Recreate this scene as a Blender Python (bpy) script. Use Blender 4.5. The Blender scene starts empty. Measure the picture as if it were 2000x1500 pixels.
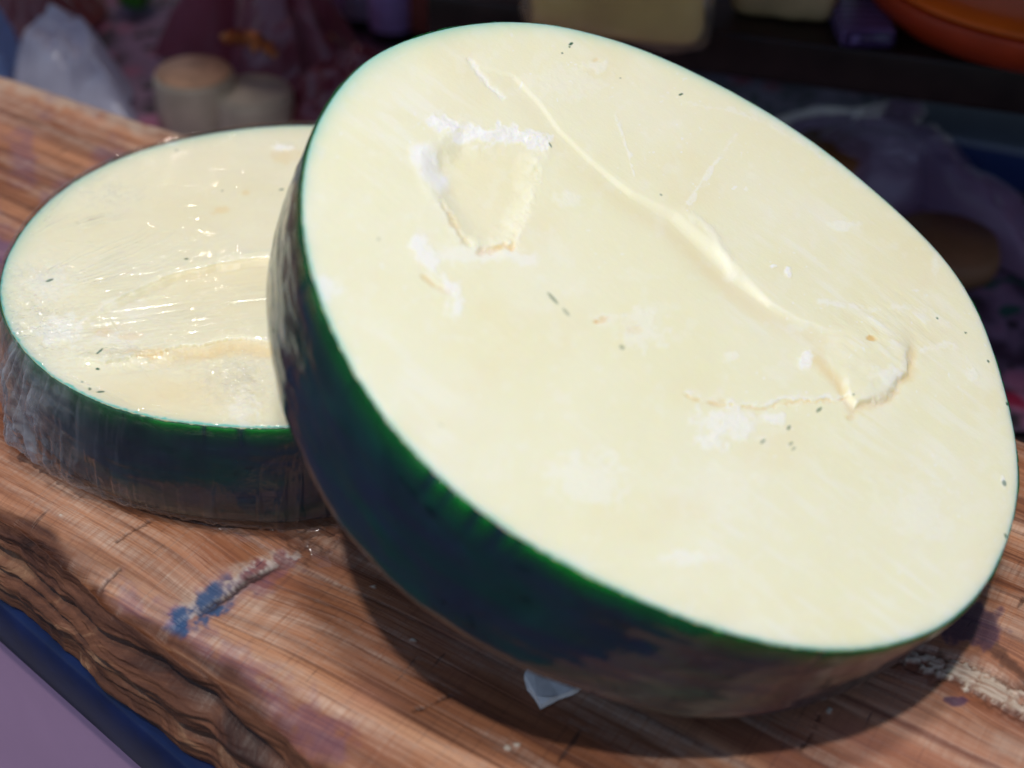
import bpy, bmesh, math, random
import numpy as np
from mathutils import Matrix, Vector

S = bpy.context.scene
COL = S.collection
rng = np.random.default_rng(7)
random.seed(7)

# ------------------------------------------------------------------ camera
M = np.array([[0.99916471, -0.04086431, 0.0],
              [0.0252739, 0.61796676, -0.78579788],
              [0.03211109, 0.78514151, 0.61848338]])      # camera axes in the world
CAM = np.array([0.0, 0.0, 0.46427762])
FPX = 2747.477
cd = bpy.data.cameras.new('camera')
cd.sensor_width = 36.0
cd.sensor_fit = 'HORIZONTAL'
cd.lens = 18.0 * FPX / 1000.0
cd.clip_start = 0.02
cd.clip_end = 200.0
cd.dof.use_dof = True
cd.dof.focus_distance = 0.66
cd.dof.aperture_fstop = 4.6
co = bpy.data.objects.new('camera', cd)
COL.objects.link(co)
mm = Matrix(M.tolist()).to_4x4()
mm.translation = Vector(CAM.tolist())
co.matrix_world = mm
S.camera = co

# ------------------------------------------------------------------ light
SUN = np.array([-0.14, -0.27, 1.0])                       # towards the sun
SUN = SUN / np.linalg.norm(SUN)
elev = math.asin(SUN[2])
azim = math.atan2(SUN[0], SUN[1])
w = bpy.data.worlds.new('World')
S.world = w
w.use_nodes = True
wn = w.node_tree
sky = wn.nodes.new('ShaderNodeTexSky')
sky.sky_type = 'NISHITA'
sky.sun_disc = False
sky.sun_elevation = elev
sky.sun_rotation = azim
bg = wn.nodes['Background']
bg.inputs['Strength'].default_value = 0.085
wn.links.new(sky.outputs[0], bg.inputs[0])
sd = bpy.data.lights.new('sun', 'SUN')
sd.energy = 1.52
sd.angle = math.radians(2.2)
sd.color = (1.0, 0.965, 0.90)
so = bpy.data.objects.new('sun', sd)
COL.objects.link(so)
so.rotation_euler = Vector(SUN.tolist()).to_track_quat('Z', 'Y').to_euler()
so.location = (0, 0, 3)
ld = bpy.data.lights.new('stall_lamp', 'AREA')
ld.shape = 'DISK'
ld.size = 0.15
ld.energy = 8.0
ld.color = (1.0, 0.93, 0.84)
lo = bpy.data.objects.new('stall_lamp', ld)
COL.objects.link(lo)
lo.location = (-.05, .24, 1.5)
lo.rotation_euler = (Vector(lo.location) - Vector((0, .55, .08))).to_track_quat('Z', 'Y').to_euler()
lb_ = bpy.data.lights.new('stall_bulb', 'POINT')
lb_.shadow_soft_size = 0.012
lb_.energy = 0.9
lb_.color = (1.0, 0.80, 0.62)
lbo = bpy.data.objects.new('stall_bulb', lb_)
COL.objects.link(lbo)
lbo.location = (-.42, 1.50, .36)
S.view_settings.view_transform = 'Standard'
S.view_settings.look = 'None'
S.view_settings.exposure = 0.0
S.view_settings.gamma = 1.0
S.view_settings.use_curve_mapping = False
S.render.engine = 'CYCLES'
S.cycles.transparent_max_bounces = 24
S.cycles.max_bounces = 10
S.cycles.sample_clamp_indirect = 4.0


# ------------------------------------------------------------------ helpers
def to_px(P):
    q = (P - CAM) @ M
    return np.c_[1000 + FPX * q[:, 0] / -q[:, 2], 750 - FPX * q[:, 1] / -q[:, 2]]


def on_plane(pts, C, n):
    p = np.array(pts, float).reshape(-1, 2)
    d = np.c_[(p[:, 0] - 1000) / FPX, -(p[:, 1] - 750) / FPX, -np.ones(len(p))] @ M.T
    n = np.array(n, float)
    t = ((np.array(C) - CAM) @ n) / (d @ n)
    return CAM + d * t[:, None]


def at(x, y, z=0.0):
    return on_plane([(x, y)], (0, 0, z), (0, 0, 1))[0]


def hsh(ix, iy, seed):
    h = (ix.astype(np.int64) * 374761393 + iy.astype(np.int64) * 668265263 + seed * 974634777) & 0xFFFFFFFF
    h = ((h ^ (h >> 13)) * 1274126177) & 0xFFFFFFFF
    h = h ^ (h >> 16)
    return (h & 0xFFFF) / 65535.0


def vn(x, y, seed=0):
    x = np.asarray(x, float); y = np.asarray(y, float)
    x, y = np.broadcast_arrays(x, y)
    ix = np.floor(x); iy = np.floor(y)
    fx = x - ix; fy = y - iy
    fx = fx * fx * (3 - 2 * fx); fy = fy * fy * (3 - 2 * fy)
    ix = ix.astype(np.int64); iy = iy.astype(np.int64)
    a = hsh(ix, iy, seed); b = hsh(ix + 1, iy, seed)
    c = hsh(ix, iy + 1, seed); d = hsh(ix + 1, iy + 1, seed)
    return (a * (1 - fx) + b * fx) * (1 - fy) + (c * (1 - fx) + d * fx) * fy - 0.5


def fbm(x, y, seed=0, o=4, g=0.5):
    s = 0; a = 1.0
    for k in range(o):
        s = s + a * vn(x * 2 ** k + 17.3 * k, y * 2 ** k - 9.1 * k, seed + k)
        a *= g
    return s


def sst(a, b, x):
    t = np.clip((x - a) / (b - a), 0, 1)
    return t * t * (3 - 2 * t)


def polydist(px, pts):
    """distance to a polyline, arc parameter 0..1 and signed side (px: Nx2)"""
    pts = np.array(pts, float)
    seg = np.diff(pts, axis=0)
    L = np.linalg.norm(seg, axis=1)
    cum = np.r_[0, np.cumsum(L)]
    best = np.full(len(px), 1e9); tt = np.zeros(len(px)); sg = np.zeros(len(px))
    for i in range(len(seg)):
        d = px - pts[i]
        t = np.clip(d @ seg[i] / (L[i] ** 2), 0, 1)
        e = d - t[:, None] * seg[i]
        r = np.sqrt((e * e).sum(1))
        m = r < best
        best[m] = r[m]
        tt[m] = (cum[i] + t[m] * L[i]) / cum[-1]
        cr = seg[i][0] * d[:, 1] - seg[i][1] * d[:, 0]
        sg[m] = np.sign(cr[m])
    return best, tt, sg


def inpoly(px, poly):
    """signed distance to polygon, negative inside"""
    poly = np.array(poly, float)
    d, _, _ = polydist(px, np.vstack([poly, poly[:1]]))
    x, y = px[:, 0], px[:, 1]
    ins = np.zeros(len(px), bool)
    j = len(poly) - 1
    for i in range(len(poly)):
        yi, yj = poly[i][1], poly[j][1]
        c = ((yi > y) != (yj > y)) & (x < (poly[j][0] - poly[i][0]) * (y - yi) / (yj - yi + 1e-12) + poly[i][0])
        ins ^= c
        j = i
    return np.where(ins, -d, d)


def mesh_np(name, V, F, mat, parent=None, smooth=True, attrs=None):
    me = bpy.data.meshes.new(name)
    V = np.asarray(V, np.float32)
    if isinstance(F, np.ndarray):
        n, k = F.shape
        me.vertices.add(len(V)); me.vertices.foreach_set('co', V.ravel())
        me.loops.add(n * k); me.loops.foreach_set('vertex_index', F.astype(np.int32).ravel())
        me.polygons.add(n)
        me.polygons.foreach_set('loop_start', np.arange(0, n * k, k, dtype=np.int32))
        me.polygons.foreach_set('loop_total', np.full(n, k, np.int32))
        me.update(calc_edges=True)
    else:
        me.from_pydata(V.tolist(), [], F)
        me.update()
    me.validate()
    me.polygons.foreach_set('use_smooth', np.full(len(me.polygons), smooth))
    for an, arr in (attrs or {}).items():
        if arr.ndim == 1:
            a = me.attributes.new(an, 'FLOAT', 'POINT'); a.data.foreach_set('value', arr.astype(np.float32))
        else:
            a = me.attributes.new(an, 'FLOAT_VECTOR', 'POINT'); a.data.foreach_set('vector', arr.astype(np.float32).ravel())
    me.materials.append(mat)
    o = bpy.data.objects.new(name, me)
    COL.objects.link(o)
    if parent:
        o.parent = parent
    return o


def grid_faces(nr, nc, wrap=False, off=0):
    i = np.arange(nr - 1)[:, None]
    j = np.arange(nc if wrap else nc - 1)[None, :]
    j2 = (j + 1) % nc
    a = i * nc + j; b = i * nc + j2; c = (i + 1) * nc + j2; d = (i + 1) * nc + j
    return np.stack([a, b, c, d], -1).reshape(-1, 4) + off


def tag(o, label=None, cat=None, group=None, kind=None):
    for k, v in (('label', label), ('category', cat), ('group', group), ('kind', kind)):
        if v:
            o[k] = v
    return o


def empty(name, loc, rot=None):
    o = bpy.data.objects.new(name, None)
    o.empty_display_size = 0.02
    COL.objects.link(o)
    o.location = loc
    if rot is not None:
        o.rotation_euler = rot
    return o


def bm_obj(name, bm, mat, parent=None, smooth=True, bevel=0.0):
    me = bpy.data.meshes.new(name)
    if bevel:
        bmesh.ops.bevel(bm, geom=list(bm.edges), offset=bevel, segments=3, affect='EDGES', profile=0.5)
    bm.normal_update()
    bm.to_mesh(me); bm.free()
    for p in me.polygons:
        p.use_smooth = smooth
    me.materials.append(mat)
    o = bpy.data.objects.new(name, me)
    COL.objects.link(o)
    if parent:
        o.parent = parent
    return o


def box_bm(cx, cy, cz, sx, sy, sz, rz=0):
    bm = bmesh.new()
    bmesh.ops.create_cube(bm, size=1.0)
    bmesh.ops.scale(bm, vec=(sx, sy, sz), verts=bm.verts)
    bmesh.ops.rotate(bm, matrix=Matrix.Rotation(rz, 3, 'Z'), verts=bm.verts)
    bmesh.ops.translate(bm, vec=(cx, cy, cz), verts=bm.verts)
    return bm


def lathe(prof, n=64, sx=1, sy=1, wob=0.0, seed=0):
    """closed surface from (r,z) profile starting and ending on the axis"""
    a = np.linspace(0, 2 * np.pi, n, endpoint=False)
    V = []
    for k, (r, z) in enumerate(prof):
        rr = r * (1 + wob * fbm(np.cos(a) * 1.5 + 5, np.sin(a) * 1.5 + z * 20, seed))
        V.append(np.c_[rr * np.cos(a) * sx, rr * np.sin(a) * sy, np.full(n, z) + wob * .1 * r * fbm(np.cos(a) * 3, np.sin(a) * 3, seed + 3)])
    V = np.vstack(V)
    return V, grid_faces(len(prof), n, True)


# ------------------------------------------------------------------ materials
class NB:
    def __init__(s, name):
        s.m = bpy.data.materials.new(name); s.m.use_nodes = True
        s.t = s.m.node_tree; s.t.nodes.clear()
        s.out = s.t.nodes.new('ShaderNodeOutputMaterial')

    def n(s, typ, **kw):
        nd = s.t.nodes.new('ShaderNode' + typ)
        for k, v in kw.items():
            if k.startswith('_'):
                setattr(nd, k[1:], v)
        return nd

    def link(s, a, b):
        s.t.links.new(a, b)

    def set(s, sock, v):
        if isinstance(v, bpy.types.NodeSocket):
            s.link(v, sock)
        elif isinstance(v, (tuple, list)) and len(v) == 3 and sock.type == 'RGBA':
            sock.default_value = (*v, 1)
        else:
            sock.default_value = v

    def coord(s, scale=(1, 1, 1), obj=True, attr=None, rot=(0, 0, 0)):
        mp = s.n('Mapping')
        mp.inputs['Scale'].default_value = scale
        mp.inputs['Rotation'].default_value = rot
        if attr:
            a = s.n('Attribute'); a.attribute_name = attr
            s.link(a.outputs['Vector'], mp.inputs['Vector'])
        else:
            tc = s.n('TexCoord')
            s.link(tc.outputs['Object'], mp.inputs['Vector'])
        return mp.outputs[0]

    def noise(s, vec, scale, detail=4, rough=.55, dist=0.0):
        nd = s.n('TexNoise')
        s.link(vec, nd.inputs['Vector'])
        nd.inputs['Scale'].default_value = scale
        nd.inputs['Detail'].default_value = detail
        nd.inputs['Roughness'].default_value = rough
        nd.inputs['Distortion'].default_value = dist
        return nd.outputs[0]

    def ramp(s, fac, stops, interp='LINEAR'):
        r = s.n('ValToRGB'); r.color_ramp.interpolation = interp
        el = r.color_ramp.elements
        while len(el) < len(stops):
            el.new(0.5)
        for e, (p, c) in zip(el, stops):
            e.position = p
            e.color = (*c, 1) if isinstance(c, (tuple, list)) else (c, c, c, 1)
        s.link(fac, r.inputs[0])
        return r.outputs[0]

    def mix(s, fac, a, b, mode='MIX'):
        m = s.n('Mix'); m.data_type = 'RGBA'; m.blend_type = mode
        s.set(m.inputs[0], fac); s.set(m.inputs[6], a); s.set(m.inputs[7], b)
        return m.outputs[2]

    def math(s, op, a, b=0.0, c=None):
        m = s.n('Math'); m.operation = op
        s.set(m.inputs[0], a); s.set(m.inputs[1], b)
        if c is not None:
            s.set(m.inputs[2], c)
        return m.outputs[0]

    def attr(s, name):
        a = s.n('Attribute'); a.attribute_name = name
        return a.outputs['Fac']

    def attrv(s, name):
        a = s.n('Attribute'); a.attribute_name = name
        return a.outputs['Color']

    def bump(s, h, strength=.3, dist=.001, normal=None):
        b = s.n('Bump')
        b.inputs['Strength'].default_value = strength
        b.inputs['Distance'].default_value = dist
        s.link(h, b.inputs['Height'])
        if normal:
            s.link(normal, b.inputs['Normal'])
        return b.outputs[0]

    def bsdf(s, **kw):
        p = s.n('BsdfPrincipled')
        for k, v in kw.items():
            s.set(p.inputs[k.replace('_', ' ')], v)
        return p

    def finish(s, sh):
        s.link(sh, s.out.inputs[0])
        return s.m


def simple(name, col, rough=.5, var=.25, scale=60, spec=.5, bump=.15, coat=0.0, metallic=0.0):
    b = NB(name)
    v = b.coord()
    f = b.noise(v, scale, 5)
    c = b.mix(b.ramp(f, [(.3, 0.0), (.7, 1.0)]), tuple(x * (1 - var) for x in col), tuple(min(1, x * (1 + var)) for x in col))
    p = b.bsdf(Base_Color=c, Roughness=rough, Specular_IOR_Level=spec, Coat_Weight=coat, Metallic=metallic)
    p.inputs['Coat Roughness'].default_value = .1
    b.link(b.bump(f, bump, .001), p.inputs['Normal'])
    return b.finish(p.outputs[0])


def film_mat(name, col=(1, 1, 1), opac=.12, rough=.1, gloss=.12, bumpscale=120, bstr=.4, milky='haze'):
    b = NB(name)
    v = b.coord()
    n1 = b.noise(v, bumpscale, 4, .6, .6)
    nor = b.bump(n1, bstr, .002)
    tr = b.n('BsdfTransparent'); b.set(tr.inputs[0], tuple(1 - .06 * (1 - c) - .02 for c in col))
    gl = b.n('BsdfGlossy'); b.set(gl.inputs['Color'], (1, 1, 1)); gl.inputs['Roughness'].default_value = rough
    b.link(nor, gl.inputs['Normal'])
    df = b.n('BsdfDiffuse'); b.set(df.inputs[0], col); b.link(nor, df.inputs['Normal'])
    tl = b.n('BsdfTranslucent'); b.set(tl.inputs[0], col); b.link(nor, tl.inputs['Normal'])
    dm = b.n('MixShader'); dm.inputs[0].default_value = .5
    b.link(df.outputs[0], dm.inputs[1]); b.link(tl.outputs[0], dm.inputs[2])
    m1 = b.n('MixShader')
    if milky:
        b.set(m1.inputs[0], b.math('MULTIPLY', b.attr(milky), 1.0))
    else:
        m1.inputs[0].default_value = opac
    b.link(tr.outputs[0], m1.inputs[1]); b.link(dm.outputs[0], m1.inputs[2])
    fr = b.n('Fresnel'); fr.inputs[0].default_value = 1.45
    b.link(nor, fr.inputs['Normal'])
    fac = b.math('MULTIPLY_ADD', fr.outputs[0], .9, gloss * .1)
    fac = b.math('MINIMUM', fac, .45)
    m2 = b.n('MixShader'); b.set(m2.inputs[0], fac)
    b.link(m1.outputs[0], m2.inputs[1]); b.link(gl.outputs[0], m2.inputs[2])
    return b.finish(m2.outputs[0])


# cheese paste: colour comes from three painted masks (white crumb, ochre hollow, green light leak at the rim)
def cheese_mat(name, base, base2):
    b = NB(name)
    v = b.coord()
    n1 = b.noise(v, 14, 4, .55)
    n2 = b.noise(v, 260, 4, .6)
    c = b.mix(b.ramp(n1, [(.35, 0.0), (.65, 1.0)]), base, base2)
    c = b.mix(b.math('MULTIPLY', b.ramp(n2, [(.6, 0.0), (.78, 1.0)]), .35), c, (.93, .92, .84))
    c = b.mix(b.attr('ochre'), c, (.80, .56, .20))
    c = b.mix(b.attr('white'), c, (.95, .96, .93))
    c = b.mix(b.attr('rim_leak'), c, (.10, .55, .46))  # teal light leaking through the rim, painted into the paste colour
    c = b.mix(b.attr('speck'), c, (.03, .13, .07))
    p = b.bsdf(Base_Color=c, Roughness=.42, Specular_IOR_Level=.35, Subsurface_Weight=.9)
    p.inputs['Subsurface Radius'].default_value = (1.0, .85, .5)
    p.inputs['Subsurface Scale'].default_value = .0085
    n3 = b.noise(v, 700, 3, .6)
    h = b.math('ADD', b.math('MULTIPLY', n2, .7), b.math('MULTIPLY', n3, .3))
    b.link(b.bump(h, .35, .0006), p.inputs['Normal'])
    return b.finish(p.outputs[0])


# green wax: partly see-through, with the green glow at the cut painted in as well
def rind_mat(name):
    b = NB(name)
    v = b.coord()
    att = b.coord(scale=(1, 1, 1), attr='wrapuv')
    st = b.noise(b.coord(scale=(40, 260, 40), attr='wrapuv'), 1.0, 5, .6)      # streaks along the rim
    st2 = b.noise(b.coord(scale=(190, 14, 30), attr='wrapuv'), 1.0, 4, .6)
    n1 = b.noise(v, 22, 5, .6, .8)
    n2 = b.noise(v, 130, 4, .6)
    sc = b.ramp(b.noise(b.coord(scale=(50, 50, 90)), 1.0, 6, .7, 1.5), [(.60, 0.0), (.66, 1.0)])
    tint = b.mix(b.ramp(st2, [(.35, 0.0), (.65, 1.0)]), (.010, .34, .15), (.02, .46, .20))
    tint = b.mix(b.attr('rim_glow'), tint, (.10, .98, .36))
    tint = b.mix(b.attr('dark'), tint, (.004, .05, .05))
    tr = b.n('BsdfTransparent'); b.set(tr.inputs[0], tint)
    dcol = b.mix(b.ramp(n1, [(.3, 0.0), (.7, 1.0)]), (.002, .034, .042), (.003, .070, .055))
    refl_noise = b.noise(b.coord(scale=(14, 60, 14), attr='wrapuv'), 1.0, 5, .65, .5)
    refl = b.math('MULTIPLY', b.ramp(refl_noise, [(.36, 0.0), (.60, .85)]), b.math('SUBTRACT', 1.0, b.attr('rim_glow')))
    dcol = b.mix(refl, dcol, (.018, .022, .070))  # purple-blue reflection painted as patches of the wax colour
    dcol = b.mix(b.math('MULTIPLY', sc, .7), dcol, (.002, .008, .020))
    dcol = b.mix(b.math('MULTIPLY', b.attr('rim_glow'), .9), dcol, (.008, .26, .06))  # green glow painted into the wax colour below the cut
    df = b.n('BsdfDiffuse'); b.set(df.inputs[0], dcol)
    m1 = b.n('MixShader'); b.set(m1.inputs[0], b.math('MULTIPLY', b.math('MULTIPLY_ADD', b.ramp(n1, [(.3, 0.0), (.7, 1.0)]), .25, .50), b.math('MULTIPLY_ADD', b.attr('rim_glow'), -.55, 1.0)))
    b.link(tr.outputs[0], m1.inputs[1]); b.link(df.outputs[0], m1.inputs[2])
    h = b.math('ADD', b.math('MULTIPLY', st, .35), b.math('MULTIPLY', n2, .5))
    h = b.math('ADD', h, b.math('MULTIPLY', b.noise(v, 30, 3), .7))
    h = b.math('SUBTRACT', h, b.math('MULTIPLY', sc, .4))
    nor = b.bump(h, .22, .0012)
    gl = b.n('BsdfGlossy'); b.set(gl.inputs['Color'], (1, 1, 1)); b.link(nor, gl.inputs['Normal'])
    b.set(gl.inputs['Roughness'], b.math('MULTIPLY_ADD', n1, .16, .05))
    fr = b.n('Fresnel'); fr.inputs[0].default_value = 1.46; b.link(nor, fr.inputs['Normal'])
    fac = b.math('MULTIPLY', fr.outputs[0], b.math('MULTIPLY_ADD', sc, -.6, 1.0))
    m2 = b.n('MixShader'); b.set(m2.inputs[0], fac)
    b.link(m1.outputs[0], m2.inputs[1]); b.link(gl.outputs[0], m2.inputs[2])
    return b.finish(m2.outputs[0])


def wood_mat():
    b = NB('plank_wood')
    g = 'grain'
    lines = b.noise(b.coord(scale=(1.8, 170, 60), attr=g), 1.0, 5, .6, .05)
    fine = b.noise(b.coord(scale=(14, 900, 300), attr=g), 1.0, 3, .6)
    broad = b.noise(b.coord(scale=(1.4, 24, 10), attr=g), 1.0, 5, .6, .0)
    saw = b.noise(b.coord(scale=(520, 9, 9), attr=g, rot=(0, 0, .10)), 1.0, 3, .6)
    cuts = b.ramp(b.noise(b.coord(scale=(210, 22, 20), attr=g, rot=(0, 0, -.25)), 1.0, 3, .5), [(.69, 0.0), (.73, 1.0)])
    pat = b.noise(b.coord(scale=(7, 7, 7), attr=g), 1.0, 4, .6)
    c = b.ramp(broad, [(.30, (.10, .032, .014)), (.44, (.26, .095, .042)), (.57, (.44, .200, .105)), (.70, (.58, .33, .20))])
    c = b.mix(b.ramp(lines, [(.52, 0.0), (.64, .75)]), c, (.08, .024, .012))
    c = b.mix(b.ramp(fine, [(.48, 0.0), (.70, .62)]), c, (.10, .032, .018))
    c = b.mix(b.ramp(fine, [(.25, .16), (.40, 0.0)]), c, (.56, .33, .21))
    c = b.mix(b.ramp(saw, [(.52, 0.0), (.74, .45)]), c, (.09, .032, .020))
    c = b.mix(b.ramp(saw, [(.22, .10), (.40, 0.0)]), c, (.58, .36, .24))
    c = b.mix(b.math('MULTIPLY', cuts, .65), c, (.03, .016, .014))
    c = b.mix(b.ramp(pat, [(.50, 0.0), (.75, .40)]), c, (.36, .15, .13))
    wear = b.noise(b.coord(scale=(5, 46, 20), attr=g), 1.0, 6, .68, .1)
    c = b.mix(b.math('MULTIPLY', b.ramp(wear, [(.48, 0.0), (.66, .8)]), b.ramp(saw, [(.35, .35), (.60, 1.0)])), c, (.66, .47, .36))
    dirt = b.noise(b.coord(scale=(2.8, 42, 20), attr=g), 1.0, 6, .7, .1)
    c = b.mix(b.ramp(dirt, [(.50, 0.0), (.70, .75)]), c, (.11, .036, .018))
    c = b.mix(b.attr('pale'), c, (.50, .42, .34))
    c = b.mix(b.attr('purple'), c, (.085, .045, .17))
    c = b.mix(b.attr('blue'), c, (.015, .07, .17))
    c = b.mix(b.attr('dark'), c, (.028, .014, .012))
    # bark / torn side
    bn = b.noise(b.coord(scale=(6, 60, 34), attr=g), 1.0, 7, .65, 1.2)
    bk = b.ramp(bn, [(.30, (.010, .004, .003)), (.44, (.060, .020, .010)), (.57, (.15, .058, .028)), (.70, (.34, .19, .105))])
    c = b.mix(b.attr('bark'), c, bk)
    r = b.math('MULTIPLY_ADD', fine, .25, .36)
    p = b.bsdf(Base_Color=c, Roughness=r, Specular_IOR_Level=.4)
    h = b.math('ADD', b.math('MULTIPLY', fine, .35), b.math('MULTIPLY', saw, .3))
    h = b.math('SUBTRACT', h, b.math('MULTIPLY', b.ramp(lines, [(.5, 0.0), (.62, 1.0)]), .35))
    h = b.math('SUBTRACT', h, b.math('MULTIPLY', cuts, .5))
    h = b.math('ADD', h, b.math('MULTIPLY', b.math('MULTIPLY', bn, b.attr('bark')), 4.0))
    b.link(b.bump(h, .55, .0011), p.inputs['Normal'])
    return b.finish(p.outputs[0])


def floral_mat():
    b = NB('floral_cloth')
    v = b.coord()
    vo = b.n('TexVoronoi'); vo.inputs['Scale'].default_value = 22; b.link(v, vo.inputs['Vector'])
    vo2 = b.n('TexVoronoi'); vo2.inputs['Scale'].default_value = 47; b.link(v, vo2.inputs['Vector'])
    c = b.mix(b.ramp(b.noise(v, 18, 4), [(.40, 0.0), (.6, 1.0)]), (.05, .03, .06), (.30, .21, .34))
    c = b.mix(b.ramp(vo2.outputs['Distance'], [(.22, 1.0), (.34, 0.0)]), c, (.03, .03, .04))
    c = b.mix(b.ramp(vo.outputs['Distance'], [(.24, 1.0), (.36, 0.0)]), c, b.mix(b.ramp(b.noise(v, 9, 2), [(.5, 0.0), (.52, 1.0)]), (.36, .02, .07), (.40, .16, .28)))
    c = b.mix(b.ramp(b.noise(v, 30, 2), [(.64, 0.0), (.68, 1.0)]), c, (.03, .12, .10))
    p = b.bsdf(Base_Color=c, Roughness=.6)
    b.link(b.bump(b.noise(v, 25, 3), .3, .004), p.inputs['Normal'])
    return b.finish(p.outputs[0])


MAT = {}
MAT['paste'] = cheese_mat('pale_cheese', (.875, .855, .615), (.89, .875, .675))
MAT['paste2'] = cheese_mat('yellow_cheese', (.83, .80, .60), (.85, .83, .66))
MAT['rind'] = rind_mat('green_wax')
MAT['wrap'] = film_mat('cling_film', (.86, .90, 1.0), rough=.06, gloss=.05, bumpscale=70, bstr=.35)
MAT['wood'] = wood_mat()
MAT['rail'] = simple('blue_rail_paint', (.004, .011, .055), .30, .3, 40, .3, .02, coat=.08)
MAT['floor'] = simple('grey_paving', (.13, .12, .14), .8, .18, 7, .2, .3)
MAT['panel'] = simple('mauve_panel', (.50, .30, .46), .55, .10, 5, .3, .1)
MAT['floral'] = floral_mat()
MAT['dark_wood'] = simple('dark_shelf_wood', (.022, .012, .010), .42, .5, 30, .4, .2)
MAT['counter'] = simple('counter_board', (.05, .035, .04), .5, .3, 20)
MAT['blocker'] = simple('blocker_canvas', (.35, .08, .10), .8, .15, 30, .2)  # canvas of the added sun blocker

# ------------------------------------------------------------------ setting
UP = (0, 0, 1)
CZ = -.12        # height of the goods table behind the plank


def sheet(name, x0, x1, y0, y1, z, mat, kind='structure'):
    V = [(x0, y0, z), (x1, y0, z), (x1, y1, z), (x0, y1, z)]
    o = mesh_np(name, V, [(0, 1, 2, 3)], mat, smooth=False)
    return tag(o, kind=kind)


sheet('ground', -60, 60, -60, 60, -0.90, MAT['floor'])

# ------------------------------------------------------------------ wooden plank
BA = math.radians(-31.0)
BO = np.array([0.0, 0.5])
BU = np.array([math.cos(BA), math.sin(BA)]); BV = np.array([-math.sin(BA), math.cos(BA)])


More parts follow.
